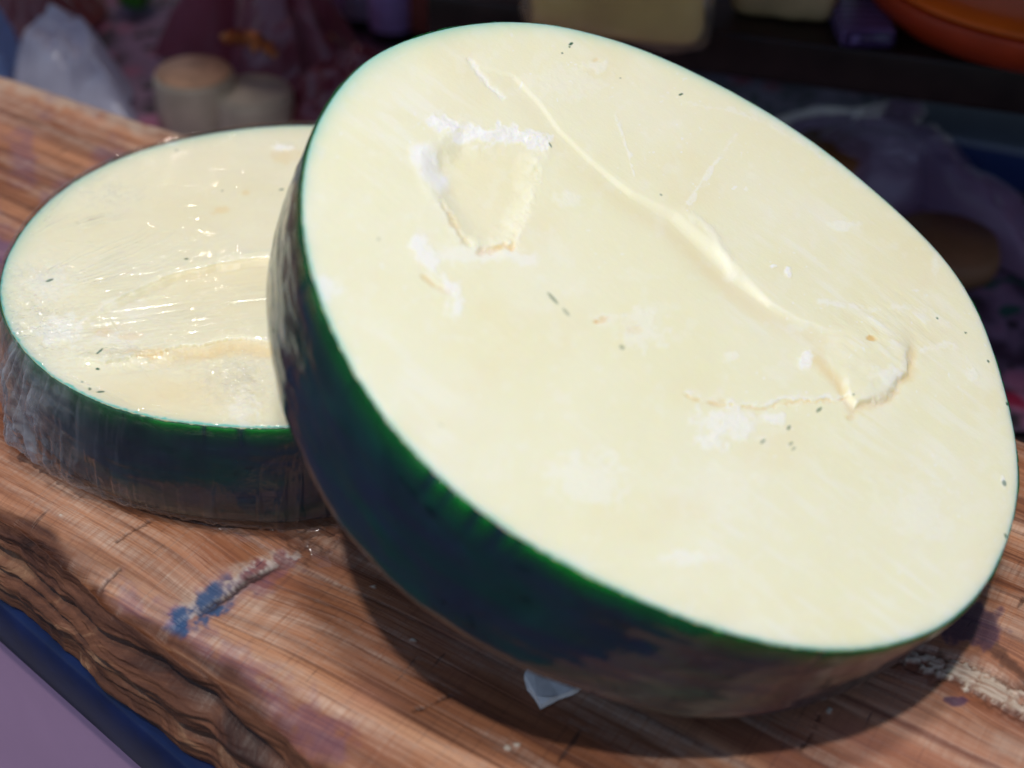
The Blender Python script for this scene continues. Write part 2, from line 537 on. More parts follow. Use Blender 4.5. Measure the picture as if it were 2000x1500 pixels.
def build_plank():
    nu = 1500
    u = np.linspace(-.80, .62, nu)
    far = np.interp(u, [-.8, -.548, -.373, .193, .62], [.150, .172, .186, .192, .20])
    near = np.interp(u, [-.8, -.30, -.189, -.152, -.115, -.077, -.031, .026, .12, .62],
                     [-.150, -.140, -.145, -.1486, -.156, -.1600, -.1640, -.172, -.181, -.20])
    far = far + .004 * fbm(u * 12, 3.0, 1) + .0015 * fbm(u * 60, 9.0, 2)
    near = near + .004 * fbm(u * 16, 1.0, 3) + .0022 * fbm(u * 70, 2.0, 4)
    H = .052
    rows = []; kinds = []
    # s: 0..1 far side, 1..2 top, 2..3 bark, 3..4 underside
    ns = [8, 560, 130, 4]
    ss = np.concatenate([np.linspace(0, 1, ns[0], endpoint=False), np.linspace(1, 2, ns[1], endpoint=False),
                         np.linspace(2, 3, ns[2], endpoint=False), np.linspace(3, 4, ns[3])])
    nsx = len(ss)
    uu = np.repeat(u[None, :], nsx, 0)
    vv = np.zeros_like(uu); zz = np.zeros_like(uu); bark = np.zeros_like(uu)
    for i, s in enumerate(ss):
        if s < 1:
            t = s
            vv[i] = far + .004 * np.sin(t * 3); zz[i] = -H + (H - .003) * t
            bark[i] = .6
        elif s < 2:
            t = s - 1
            vv[i] = far + (near - far) * t
            d0 = (far - vv[i]); d1 = (vv[i] - near)
            zz[i] = -.004 * np.exp(-d0 / .004) * 1.0 - .005 * np.exp(-d1 / .005)
            bark[i] = 0
        elif s < 3:
            t = s - 2
            vv[i] = near - .004 * np.sin(t * np.pi * .9) - .0080 * t
            zz[i] = -.005 - (H - .005) * t
            bark[i] = 1
        else:
            t = s - 3
            vv[i] = near + (far - near) * t
            zz[i] = -H
            bark[i] = 1
    g_u = uu.copy(); g_v = vv.copy()
    top = (ss >= 1) & (ss < 2)
    T = top[:, None] * np.ones(nu)
    B = ((ss >= 2) & (ss < 3))[:, None] * np.ones(nu)
    tb = np.clip(ss - 2, 0, 1)[:, None] * np.ones(nu)
    xy = np.stack([BO[0] + uu * BU[0] + vv * BV[0], BO[1] + uu * BU[1] + vv * BV[1]], -1)
    px = to_px(np.c_[xy.reshape(-1, 2), np.zeros(uu.size)])
    # torn, layered bark: deep folds along the plank
    fold = fbm(uu * 9, tb * 5 + 1.6 * fbm(uu * 7, tb * 2, 21), 20, 5)
    rid = 1 - np.abs(fbm(uu * 10 + 3, tb * 6 + uu * 14, 31, 4)) * 3.2
    dv = B * np.sin(np.clip(tb, 0, 1) * np.pi) ** .5 * (.0042 * fold + .0020 * rid)
    groove = np.exp(-((tb - .30 - .10 * np.sin(uu * 25)) / .07) ** 2)
    dv += B * .006 * groove
    bite = np.exp(-((tb - .65 - .12 * np.sin(uu * 17 + 1)) / .06) ** 2) * B
    dv += .0035 * bite
    vv = vv + dv
    zz = zz + B * .0025 * fold * np.sin(tb * np.pi)
    # ragged bevel where the flat top meets the bark
    d1 = np.where(T > 0, vv - near[None, :], 1)
    edge = np.exp(-np.clip(d1, 0, 1) / .010)
    en = fbm(uu * 30, vv * 60, 41, 4)
    zz = zz - T * edge * (.003 + .006 * np.clip(en, 0, 1))
    barkc = np.clip(bark + T * sst(.010, .003, d1 + .008 * en), 0, 1)
    # general wear of the top
    zz = zz + T * (.0006 * fbm(uu * 9, vv * 14, 51) + .00022 * fbm(uu * 25, vv * 260, 52, 3) + .00012 * fbm(uu * 420, vv * 20, 53, 2))
    pale = np.zeros(uu.size); purple = np.zeros(uu.size); blue = np.zeros(uu.size); dark = np.zeros(uu.size)
    Z = zz.ravel().copy(); Tf = T.ravel() > 0
    nz = fbm(px[:, 0] / 22, px[:, 1] / 22, 60, 4); nz2 = fbm(px[:, 0] / 7, px[:, 1] / 7, 61, 4); nz3 = fbm(px[:, 0] / 45, px[:, 1] / 45, 66, 3)
    # split knot left of the middle
    d, t, sg = polydist(px, [(298, 1250), (345, 1215), (395, 1190), (440, 1165), (485, 1130), (540, 1105), (580, 1092)])
    wd = 7 + 26 * np.sin(np.clip(t, 0, 1) * 3.0) ** .7
    k = sst(1.0, .55, (d + nz * 26) / wd)
    ku = sst(1.0, .3, (d + nz * 30) / (wd * 1.8)) * (sg < 0)
    pale = np.maximum(pale, np.clip(ku * sst(-.15, .25, nz2 * .4 + nz * .9 + .05) * sst(.05, .3, t) * 1.0, 0, 1) * .95)
    blue = np.maximum(blue, k * sst(-.25, .2, -nz * .8 - nz2 * .3 + .05) * sst(.75, .45, t) * .9)
    purple = np.maximum(purple, sst(1.2, .4, (d + nz * 30) / (wd * 1.25)) * np.clip(sst(.30, .1, t) + .35, 0, 1) * .75)
    crack = np.exp(-((d + nz2 * 2.5 + nz * 5 - 3 * (sg > 0)) / 5.5) ** 2) * sst(0, .12, t) * sst(1, .8, t)
    dark = np.maximum(dark, crack * .9 * sst(.2, .5, t))
    Z -= Tf * (.0010 * crack + .0005 * k)
    Z += Tf * .0004 * ku * (nz + .3)
    # knot on the right with splintered grey wood
    dk, tk, sk = polydist(px, [(1740, 1262), (1800, 1290), (1870, 1310), (1940, 1345), (2010, 1378), (2090, 1420)])
    w2 = 16 + 12 * tk
    chip = sst(1.05, .75, (dk + nz * 14 + nz2 * 9) / w2) * (1 - .6 * np.exp(-(((tk * 5.3 + nz2 * .25) % 1 - .5) / .05) ** 2)) * sst(-.35, -.15, nz)
    fib = fbm(px[:, 0] / 60 + sk * 0, dk * sk / 3.2, 68, 3)
    pale = np.maximum(pale, chip * (.85 - .5 * sst(.05, .3, fib)))
    ring = sst(1.9, 1.1, (dk + nz * 22) / w2) * (1 - chip)
    dark = np.maximum(dark, ring * .5 * sst(-.3, .2, nz2 + nz))
    Z += Tf * (.0007 * chip * (1 + 1.2 * fib) - .0012 * ring)
    dd = np.hypot((px[:, 0] - 1900) / 66, (px[:, 1] - 1222) / 44) + nz * .7
    sp = sst(1.05, .6, dd); purple = np.maximum(purple, sp * .55); dark = np.maximum(dark, sp * .62)
    dd = np.hypot((px[:, 0] - 1866) / 22, (px[:, 1] - 1368) / 12) + nz * .9
    purple = np.maximum(purple, sst(1.0, .5, dd) * .6); dark = np.maximum(dark, sst(1.0, .5, dd) * .5)
    dd, _, _ = polydist(px, [(1850, 1180), (1930, 1250), (2010, 1330)])
    dark = np.maximum(dark, sst(16, 3, dd + nz * 20) * .6)
    # darker stain on the left behind the wheel, a few hairline crumbs and pale flour marks
    dd = np.hypot((px[:, 0] - 10) / 60, (px[:, 1] - 505) / 45) + nz * .8
    purple = np.maximum(purple, sst(1.3, .4, dd) * .6)
    purple = np.maximum(purple, Tf * sst(.1, .6, nz3 + .1) * sst(420, 300, px[:, 0]) * sst(600, 420, px[:, 1]) * .28)
    dfar, _, _ = polydist(px, [(-80, 110), (0, 145), (200, 210), (380, 268)])
    pale = np.maximum(pale, sst(40, 4, dfar + nz * 34) * .50 * Tf)
    dp, tp, _ = polydist(px, [(250, 1190), (420, 1300), (640, 1440)])
    purple = np.maximum(purple, sst(70, 10, dp + nz * 60) * .28 * Tf)
    for (x, y, rx, ry) in ((990, 1462, 7, 5), (1010, 1455, 6, 4), (805, 1250, 7, 3), (118, 1004, 3, 2), (1888, 1345, 5, 5), (1672, 1335, 5, 5), (1620, 1388, 5, 6), (730, 1145, 5, 4)):
        dd = np.hypot((px[:, 0] - x) / rx, (px[:, 1] - y) / ry) + nz2 * .8
        pale = np.maximum(pale, sst(1.2, .8, dd)); Z += Tf * .0006 * sst(1.2, .8, dd)
    for pts in ([(808, 1388), (830, 1382), (880, 1358)], [(1565, 1465), (1585, 1432), (1600, 1398)], [(230, 1055), (262, 1035), (300, 1015)],
                [(190, 1140), (215, 1122), (232, 1108)], [(1985, 1190), (1998, 1170), (2020, 1160)]):
        dd, tt, _ = polydist(px, pts)
        kk = sst(4.0, .6, dd + nz2 * 5 + nz * 5); dark = np.maximum(dark, kk * .6); Z -= Tf * .0007 * kk
    # pale torn splinters on the bark
    sp = B * sst(.55, .95, rid + .25 * fold) * sst(.15, .45, fbm(uu * 5, tb * 3, 77) + .25)
    pale = np.maximum(pale, sp.ravel() * .30)
    dark = np.maximum(dark, (B * np.clip(groove + bite, 0, 1) * sst(-.35, .2, fold)).ravel() * .8)
    # grain bends round the two knots
    bend = .007 * np.exp(-((px[:, 0] - 470) / 170) ** 2 - ((px[:, 1] - 1150) / 80) ** 2) - .010 * np.exp(-((px[:, 0] - 1900) / 150) ** 2 - ((px[:, 1] - 1290) / 90) ** 2)
    gv = g_v.ravel() + bend + .003 * fbm(g_u.ravel() * 3, g_v.ravel() * 4, 90, 2)
    G = np.c_[g_u.ravel(), gv, np.where(B.ravel() > 0, tb.ravel() * .05, 0)]
    V = np.c_[uu.ravel(), vv.ravel(), Z]
    F = grid_faces(nsx, nu)
    # closing caps at both ends
    o = mesh_np('wooden_plank', V, F[:, ::-1].copy(), MAT['wood'],
                attrs={'grain': G, 'pale': pale, 'purple': purple, 'blue': blue, 'dark': dark, 'bark': barkc.ravel()})
    o.location = (BO[0], BO[1], 0); o.rotation_euler = (0, 0, BA)
    tag(o, 'thick reddish brown live edge wooden plank with torn bark side under both cheeses', 'wooden board')


build_plank()

# ------------------------------------------------------------------ counter below and rail in front
t = empty('market_counter', (0.0, 0.9, -.90))
tag(t, 'dark blue glossy edged counter under the wooden plank', 'counter')
RA = math.radians(-39.4)
rm = (at(0, 1186, -.052) + at(360, 1500, -.052)) / 2


def rail():
    prof = [(0.030, 0.0), (.012, 0.0), (.0075, -.0006), (.004, -.0022), (.0018, -.0052), (.0005, -.010), (0, -.016), (.0002, -.034), (.0012, -.0365), (.004, -.038), (.03, -.038)]
    L = np.linspace(-.75, .75, 40)
    V = []
    for p, z in prof:
        V.append(np.c_[L, np.full(40, p), np.full(40, z)])
    V = np.vstack(V)
    c, s = math.cos(RA), math.sin(RA)
    V = np.c_[V[:, 0] * c - V[:, 1] * s, V[:, 0] * s + V[:, 1] * c, V[:, 2]]
    V = V + np.array([rm[0], rm[1], -.052]) - np.array([0.0, 0.9, -.90])
    return mesh_np('edge_rail', V, grid_faces(len(prof), 40)[:, ::-1].copy(), MAT['rail'], t)


rail()
c, s = math.cos(RA), math.sin(RA)
bm = bmesh.new()
pp = []
for a, b_ in ((-.75, .012), (.75, .012), (.75, .325), (-.75, .325)):
    pp.append((rm[0] + a * c - b_ * s, rm[1] + a * s + b_ * c))
vs1 = [bm.verts.new((x, y - .9, .90 - .060)) for x, y in pp]
vs2 = [bm.verts.new((x, y - .9, .90 - .085)) for x, y in pp]
bm.faces.new(vs1); bm.faces.new(vs2[::-1])
for i in range(4):
    bm.faces.new((vs1[i], vs2[i], vs2[(i + 1) % 4], vs1[(i + 1) % 4]))
bm_obj('counter_top', bm, MAT['counter'], t, smooth=False)
# painted front panel below the rail
L_ = np.linspace(-.75, .75, 160); Zp = np.linspace(0, .806, 60)
LL, ZZ = np.meshgrid(L_, Zp)
DD = .012 + .0016 * fbm(LL * 5, ZZ * 3, 180, 3)
PV = np.stack([rm[0] + LL * c - DD * s, rm[1] + LL * s + DD * c - .9, ZZ], -1).reshape(-1, 3)
PV2 = PV + np.array([-s * .02, c * .02, 0])
mesh_np('front_panel', np.vstack([PV, PV2]), np.vstack([grid_faces(60, 160), grid_faces(60, 160, off=9600)[:, ::-1]]), MAT['panel'], t)
for a, b_ in ((-.70, .29), (.70, .29)):
    bm_obj('leg', box_bm(rm[0] + a * c - b_ * s, rm[1] + a * s + b_ * c - .9, .407, .05, .05, .812), MAT['rail'], t, smooth=False)
bt = empty('goods_table', (0.1, 1.2, -.90))
tag(bt, 'plain dark table under the flowered cloth behind the plank', 'table')
bm_obj('tabletop', box_bm(0, .03, .90 + CZ - .022, 1.64, 1.06, .02), MAT['counter'], bt, smooth=False)
for x in (-.75, .75):
    for y in (-.42, .50):
        bm_obj('leg', box_bm(x, y, (.90 + CZ - .0322) / 2, .05, .05, .90 + CZ - .0322), MAT['dark_wood'], bt, smooth=False)

# flowered cloth on the counter behind the plank
nx, ny = 220, 180
X, Y = np.meshgrid(np.linspace(-.75, .95, nx), np.linspace(.72, 1.75, ny))
X2 = X + (Y - .6) * .0
Zc = CZ - .004 + .006 * np.clip(fbm(X * 7, Y * 7, 200, 3), -.4, 1) + .004 * np.abs(fbm(X * 12 + Y * 5, Y * 3, 205, 2))
uv = np.stack([(X - BO[0]) * BU[0] + (Y - BO[1]) * BU[1], (X - BO[0]) * BV[0] + (Y - BO[1]) * BV[1]], -1)
o = mesh_np('tablecloth', np.c_[X.ravel(), Y.ravel(), Zc.ravel()], grid_faces(ny, nx), MAT['floral'])
tag(o, 'dark mauve tablecloth printed with red flowers behind the wooden plank', 'tablecloth')


# ------------------------------------------------------------------ the two big cheeses
def frame(n):
    n = np.array(n, float); n /= np.linalg.norm(n)
    U = np.cross([0, 1, 0], n); U /= np.linalg.norm(U)
    return U, np.cross(n, U), n


def wheel(name, C, n, outline_px, R0, prof, depth, facefun, paste, nth=1500, nrf=360, notches=(), known=None, taper=None):
    U, V, n = frame(n)
    P = on_plane(outline_px, C, n) - C
    a = np.arctan2(P @ V, P @ U); r = np.linalg.norm(P, axis=1)
    o = np.argsort(a); a = a[o]; r = r[o]
    th = np.linspace(-np.pi, np.pi, nth, endpoint=False)
    if known is None:
        rr = np.interp(th, a, r, period=2 * np.pi)
    else:
        # trust the outline near the traced points, the plain radius where it is hidden
        dmin = np.abs((th[:, None] - a[None, :] + np.pi) % (2 * np.pi) - np.pi).min(1)
        rr = np.interp(th, a, r, period=2 * np.pi)
        wgt = sst(.35, .10, dmin)
        rr = rr * wgt + R0 * (1 - wgt)
    k = np.ones(61) / 61.0                                # soften the polygon
    for _ in range(2):
        rr = np.convolve(np.r_[rr[-30:], rr, rr[:30]], k, 'valid')
    rr = rr * (1 + .0022 * fbm(np.cos(th) * 6 + 3, np.sin(th) * 6, 300 + nth % 7, 4))
    jag = .0009 * fbm(th * 40, 0 * th, 305, 4)
    root = empty(name, (0, 0, 0))
    mat = Matrix(np.c_[U, V, n].tolist()).to_4x4()
    base = C - n * depth
    mat.translation = Vector(base.tolist())
    root.matrix_world = mat
    # cut face, rings from the middle out
    s = np.linspace(0, 1, nrf) ** .85
    s[0] = .0006
    fx = (s[:, None] * rr[None, :]) * np.cos(th); fy = (s[:, None] * rr[None, :]) * np.sin(th)
    dist = (rr[None, :] * (1 - s[:, None]))
    W = C + fx.reshape(-1, 1) * U + fy.reshape(-1, 1) * V
    px = to_px(W)
    h, wh, oc, rim_leak, sp = facefun(px, dist.ravel(), np.repeat(th[None, :], nrf, 0).ravel(), fx.ravel(), fy.ravel())
    edgef = np.exp(-dist.ravel() / .0012)
    z = depth + h * sst(0, .004, dist.ravel()) - .0006 * edgef
    Vt = [np.c_[fx.ravel(), fy.ravel(), z]]
    at_ = [np.c_[wh, oc, rim_leak, sp]]
    # side and underside
    hs = np.interp(np.linspace(0, 1, 64), np.linspace(0, 1, len(prof)), [p[0] for p in prof])
    sc = np.interp(hs, [p[0] for p in prof], [p[1] for p in prof])
    # smooth profile
    for _ in range(3):
        sc[1:-1] = (sc[:-2] + 2 * sc[1:-1] + sc[2:]) / 4
    ks = []
    for q, (hh, ss_) in enumerate(zip(hs, sc)):
        if q == 0:
            continue
        fac = ss_ * (1 - (taper(th) * hh if taper else 0))
        r_ = rr * fac - .0002
        ks.append((r_, hh))
    SV = []
    for r_, hh in ks:
        SV.append(np.c_[r_ * np.cos(th), r_ * np.sin(th), np.full(nth, depth - hh)])
    Vt += SV
    Vt = np.vstack(Vt)
    A = np.vstack(at_ + [np.zeros((nth * len(ks), 4))])
    F = grid_faces(nrf + len(ks), nth, True)[:, ::-1]
    body = mesh_np('cheese_paste', Vt, F, paste, root, attrs={'white': A[:, 0], 'ochre': A[:, 1], 'rim_leak': A[:, 2], 'speck': A[:, 3]})
    # wax rind: a closed shell just outside the paste
    nt = nth
    dark = np.zeros(nt)
    cutin = np.zeros(nt)
    for (x, y, wpx, dk) in notches:
        q = on_plane([(x, y)], C, n)[0] - C
        ta = math.atan2(q @ V, q @ U)
        dth = np.abs((th - ta + np.pi) % (2 * np.pi) - np.pi)
        g = np.exp(-(dth / wpx) ** 2)
        dark = np.maximum(dark, g * dk); cutin = np.maximum(cutin, g * dk)
    hl = np.r_[np.array([.0008, .0016, .003, .0045, .006, .008]), np.linspace(.010, prof[-3][0], 44)]
    scl = np.interp(hl, hs, sc)
    outer = []; inner = []
    topj = .0013 * np.clip(fbm(th * 55, 0 * th + 2, 311, 4), -.1, 1) + .0012 * cutin * .6
    arc = np.cumsum(rr) * (th[1] - th[0])
    WUo = []; DK = []; TN = []
    band = 1 + .45 * fbm(th * 9, 0 * th + 4, 340, 4)
    for q, hh in enumerate(hl):
        fac = scl[q] * (1 - (taper(th) * hh if taper else 0))
        zz = depth - hh - topj * math.exp(-hh / .004)
        ro = rr * fac + .0008 + .0007 * fbm(arc * 55, np.full(nt, hh * 120), 320, 4) + .00025 * fbm(arc * 30, np.full(nt, hh * 700), 325, 3)
        ro = ro - .0008 * cutin * math.exp(-hh / .010)
        if q == 0:
            ro = ro - .0003
        outer.append(np.c_[ro * np.cos(th), ro * np.sin(th), zz])
        ri = rr * fac + .00012
        inner.append(np.c_[ri * np.cos(th), ri * np.sin(th), zz + (0 if q else .0)])
        WUo.append(np.c_[arc, np.full(nt, hh), np.zeros(nt)])
        DK.append(dark * math.exp(-((hh - .002) / .012) ** 2))
        TN.append(np.exp(-(hh / (.0066 * band)) ** 2.2) * (1 - dark))  # mask of the painted glow, fading down the side
    Vs = np.vstack(inner[::-1] + outer)
    Fs = grid_faces(2 * len(hl), nt, True)[:, ::-1]
    mesh_np('rind', Vs, Fs, MAT['rind'], root, attrs={'wrapuv': np.vstack(WUo[::-1] + WUo), 'dark': np.concatenate(DK[::-1] + DK), 'rim_glow': np.concatenate(TN[::-1] + TN)})
    return root, (U, V, n, th, rr, hs, sc)


def specks(px, lst, nz):
    out = np.zeros(len(px))
    for (x, y, rx, ry, ang, v) in lst:
        ca, sa = math.cos(math.radians(ang)), math.sin(math.radians(ang))
        dx = px[:, 0] - x; dy = px[:, 1] - y
        m = (np.abs(dx) < 60) & (np.abs(dy) < 60)
        e = np.hypot((dx[m] * ca + dy[m] * sa) / rx, (-dx[m] * sa + dy[m] * ca) / ry)
        out[m] = np.maximum(out[m], sst(1.25, .8, e) * v)
    return out


def face_big(px, dist, th, fx, fy):
    n = len(px)
    h = np.zeros(n); wh = np.zeros(n); oc = np.zeros(n)
    a = fbm(px[:, 0] / 60, px[:, 1] / 60, 400, 4); b = fbm(px[:, 0] / 15, px[:, 1] / 15, 401, 4); c = fbm(px[:, 0] / 5, px[:, 1] / 5, 402, 3)
    lg = fbm(px[:, 0] / 260, px[:, 1] / 260, 403, 3)
    h += .0009 * lg + .00022 * a + .00007 * b
    wpx = px + np.c_[a, b] * 10
    # long knife step: higher plate on the upper right side
    main = [(915, 112), (945, 140), (1000, 152), (1050, 205), (1085, 255), (1150, 318), (1230, 385), (1310, 430), (1375, 490), (1440, 555), (1500, 600), (1560, 633), (1625, 656), (1700, 668)]
    d, t, sg = polydist(px + np.c_[a, a] * 5 + np.c_[b, b] * 1.2, main)
    sd_ = d * np.where(sg < 0, 1, -1)                    # + : upper right side
    amp = sst(0, .12, t) * sst(1, .86, t) * (.34 + .30 * sst(.3, .5, t) + .45 * np.exp(-((t - .66) / .13) ** 2))
    wdt = 9 + 15 * sst(.35, .65, t) * sst(.80, .68, t)
    stepf = np.where(sd_ > 0, np.exp(-np.clip(sd_ - wdt, 0, 1e3) / 95), np.exp(-np.clip(-sd_, 0, 1e3) / 120)) * sst(240, 60, d)
    h += amp * .0017 * np.where(sd_ > 0, sst(0, 1, sd_ / wdt), 0) * stepf
    h -= amp * .0026 * np.exp(-(np.clip(-sd_, 0, None) / 30) ** 1.5) * np.where(sd_ > 0, sst(1, 0, sd_ / wdt), 1)
    # curled lip at the widest place
    lip, tl, sl = polydist(px + np.c_[a, b] * 8, [(1310, 402), (1350, 420), (1385, 452), (1415, 500), (1440, 540)])
    h += .0011 * np.exp(-(lip / 9) ** 2) * sst(0, .3, tl) * 1.0
    wh = np.maximum(wh, sst(20, 2, lip + b * 8) * .30 * sst(0, .4, tl))
    wh = np.maximum(wh, amp * .18 * np.exp(-((sd_ - wdt * .7) / (wdt * .5)) ** 2))
    oc = np.maximum(oc, amp * .20 * np.exp(-((sd_ + 16) / 20) ** 2))  # yellowish shade at the foot of the step, painted in ochre
    # second shallow line at the start
    d2, t2, s2 = polydist(wpx, [(918, 120), (950, 155), (985, 190)])
    h -= .0010 * np.exp(-(d2 / 5) ** 2)
    wh = np.maximum(wh, .6 * np.exp(-(d2 / 6) ** 2))
    # torn hollow, upper left
    pol = [(848, 285), (818, 300), (822, 345), (852, 395), (885, 440), (910, 475), (960, 488), (1004, 470), (1035, 420), (1046, 350), (1062, 275), (1000, 262), (940, 262), (900, 236)]
    sdp = inpoly(px + np.c_[a * 16 + b * 5, b * 7], pol)
    h -= .0046 * sst(8, -50, sdp) * (1 - .5 * sst(860, 1040, px[:, 0]) * sst(470, 300, px[:, 1]))
    h += .0004 * np.exp(-(sdp / 9) ** 2) * (1 + 2.2 * b)
    wh = np.maximum(wh, .16 * np.exp(-((sdp - 1) / 11) ** 2) * sst(-.3, .3, b + .15))
    ct, tt, _ = polydist(px, [(850, 235), (880, 250), (905, 262), (945, 262), (975, 258), (1040, 268), (1064, 275)])
    cr = sst(22, 6, ct + b * 22 + c * 5)
    wh = np.maximum(wh, cr * .8); h += .0013 * cr * (.45 + 1.3 * np.clip(b, -.4, .6) + .15 * c)
    ct, tt, _ = polydist(px, [(826, 300), (838, 330), (858, 352)])
    cr = sst(34, 4, ct + b * 10 + a * 12); wh = np.maximum(wh, cr * .8); h += .0009 * cr
    ct, tt, _ = polydist(px, [(862, 392), (890, 440), (918, 476)])
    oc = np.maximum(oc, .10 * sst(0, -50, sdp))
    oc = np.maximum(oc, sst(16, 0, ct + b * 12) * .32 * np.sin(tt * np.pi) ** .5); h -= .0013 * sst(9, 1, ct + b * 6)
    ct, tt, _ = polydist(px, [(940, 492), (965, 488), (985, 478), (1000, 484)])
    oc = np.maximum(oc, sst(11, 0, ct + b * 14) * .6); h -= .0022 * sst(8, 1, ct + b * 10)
    ct, tt, _ = polydist(px, [(1010, 470), (1022, 430), (1040, 395), (1048, 330)])
    cr = sst(24, 6, ct + b * 34 + c * 10); wh = np.maximum(wh, cr * .22 * sst(-.2, .3, b)); h += .00025 * cr * (.6 + b * 2)
    # white smear below the hollow
    ct, tt, _ = polydist(px, [(818, 482), (835, 510), (862, 540), (885, 560), (892, 605)])
    cr = sst(26, 4, ct + b * 24 + a * 16 + 10 * tt); wh = np.maximum(wh, cr * .7); h += .0004 * cr
    ct, tt, _ = polydist(px, [(840, 505), (900, 498), (1000, 500), (1040, 505)])
    wh = np.maximum(wh, sst(20, 5, ct + b * 20) * .45)
    ct, tt, _ = polydist(px, [(828, 538), (855, 560), (882, 572)])
    oc = np.maximum(oc, sst(8, 2, ct + b * 8) * .35); h -= .0008 * sst(8, 2, ct)
    # fine white cracks
    for pts, wv, av in (([(1190, 185), (1205, 235), (1225, 290), (1240, 345)], 3.2, .7), ([(1440, 262), (1405, 310), (1375, 350), (1342, 400)], 4.5, .7),
                        ([(1292, 186), (1360, 205), (1430, 215), (1500, 240), (1580, 290)], 3.5, .45), ([(1480, 215), (1560, 262), (1620, 310), (1690, 355)], 17, .5),
                        ([(1830, 500), (1822, 545), (1808, 580)], 8, .55), ([(1600, 590), (1660, 598), (1720, 607)], 6, .7), ([(1745, 598), (1800, 605), (1855, 608)], 6, .6),
                        ([(1800, 685), (1850, 672), (1885, 690), (1900, 715)], 5, .65), ([(1010, 1050), (1160, 1105), (1300, 1100), (1350, 1092)], 8, .28),
                        ([(1640, 800), (1690, 920), (1750, 1040)], 5, .22), ([(1560, 820), (1640, 1000)], 5, .15), ([(1700, 940), (1745, 1030)], 5, .25), ([(1250, 900), (1420, 1150)], 4, .1)):
        ct, tt, _ = polydist(px + np.c_[b, c] * 5, pts)
        cr = sst(wv * 1.6, wv * .2, ct + b * wv * 1.8) * av * .75 * sst(-.45, .1, a + .7 * b)
        wh = np.maximum(wh, cr); h += .0004 * cr
    # raised torn flap right of the middle and the ragged crack running left from it
    pol = [(1600, 640), (1660, 610), (1720, 600), (1765, 640), (1775, 690), (1772, 728), (1745, 738), (1728, 768), (1700, 786), (1672, 792), (1655, 770), (1640, 745), (1600, 700)]
    sdp = inpoly(px + np.c_[a * 18 + b * 5, b * 7], pol)
    lr = sst(-40, 60, (px[:, 0] - 1690) * .5 + (px[:, 1] - 700)); ww = 45 - 39 * lr
    fl = sst(1, -1, (sdp - 2) / ww)
    h += .0028 * fl * sst(560, 740, px[:, 1]) * (1 + .5 * a)
    wh = np.maximum(wh, .3 * np.exp(-((sdp + 6) / 10) ** 2) * sst(-.2, .3, b + .1) * lr)
    oc = np.maximum(oc, .40 * np.exp(-((sdp - 9) / 10) ** 2) * sst(740, 790, px[:, 1] + px[:, 0] * .05))
    h -= .0010 * np.exp(-((sdp - 8) / 8) ** 2) * lr
    ct, tt, sg = polydist(px + np.c_[a * 8 + b * 9, a * 14 + b * 9], [(1345, 768), (1400, 782), (1440, 786), (1500, 792), (1560, 778), (1610, 778), (1650, 776)])
    brk = sst(-.5, .15, a + .6 * b + .1); cr = sst(9, 2, ct) * brk; h += .0005 * cr * (sg < 0) - .0013 * cr * (sg > 0)
    wh = np.maximum(wh, sst(14, 3, ct) * .5 * brk * (sg < 0)); oc = np.maximum(oc, sst(11, 2, ct + b * 10) * .45 * (sg > 0) * sst(.0, .3, b + .3))
    # wrinkled smear towards the right rim
    reg = np.exp(-((px[:, 0] - 1740) / 110) ** 2 - ((px[:, 1] - 640) / 60) ** 2)
    wr = fbm((px[:, 0] + px[:, 1]) / 90, (px[:, 1] - px[:, 0] * .8) / 16, 420, 4)
    h += .0012 * reg * wr; wh = np.maximum(wh, reg * sst(.15, .5, wr) * .7); oc = np.maximum(oc, reg * sst(.15, .5, -wr) * .18)
    # crumbly white patches
    for (x, y, rx, ry, v) in ((1420, 830, 60, 30, .6), (1500, 815, 30, 14, .6), (1390, 860, 30, 20, .5), (1430, 700, 14, 12, .4), (1260, 640, 40, 40, .35), (1185, 620, 26, 14, .25),
                              (1150, 930, 70, 50, .35), (860, 1000 - 80, 70, 40, .12), (630, 560, 34, 22, .5), (1340, 1090, 60, 14, .45), (1540, 535, 8, 14, .9), (1510, 522, 9, 4, .8),
                              (1575, 710, 16, 20, .7), (1800, 1000, 50, 60, .25), (1650, 440, 30, 10, .5), (1960, 940, 7, 12, .9), (1400, 960, 90, 60, .18), (1900, 730, 10, 20, .5),
                              (1110, 390, 22, 14, .3), (1100, 160, 70, 30, .22), (1160, 130, 30, 14, .4), (1690, 770, 20, 12, .2), (1730, 740, 24, 20, .5), (1560, 640, 30, 10, .3)):
        m = np.hypot((px[:, 0] - x) / rx, (px[:, 1] - y) / ry)
        kk = sst(1.35, .5, m + 1.1 * b + .3 * c) * v
        wh = np.maximum(wh, kk); h += .0007 * kk * (1 + c)
    for (x, y, r, v) in ((1180, 622, 11, .6), (1240, 643, 14, .35), (1700, 664, 9, .8), (1660, 816, 9, .4), (1165, 627, 5, .9), (1480, 812, 14, .25), (1162, 118, 9, .4), (1400, 788, 16, .35)):
        m = np.hypot(px[:, 0] - x, (px[:, 1] - y) * 1.5) / r
        kk = sst(1.3, .4, m + b) * v; oc = np.maximum(oc, kk); h -= .0011 * kk
    # knife drag: faint parallel lines over everything
    h += .00004 * fbm((px[:, 0] * .8 + px[:, 1] * .6) / 200, (px[:, 1] * .8 - px[:, 0] * .6) / 4, 430, 3)
    wh = np.maximum(wh, .16 * sst(.15, .55, fbm(px[:, 0] / 30, px[:, 1] / 30, 431, 5)))
    wh = np.maximum(wh, .30 * sst(-.1, .5, fbm((px[:, 0] * .8 + px[:, 1] * .6) / 110, (px[:, 1] * .8 - px[:, 0] * .6) / 14, 438, 4)) * sst(-.2, .3, lg))
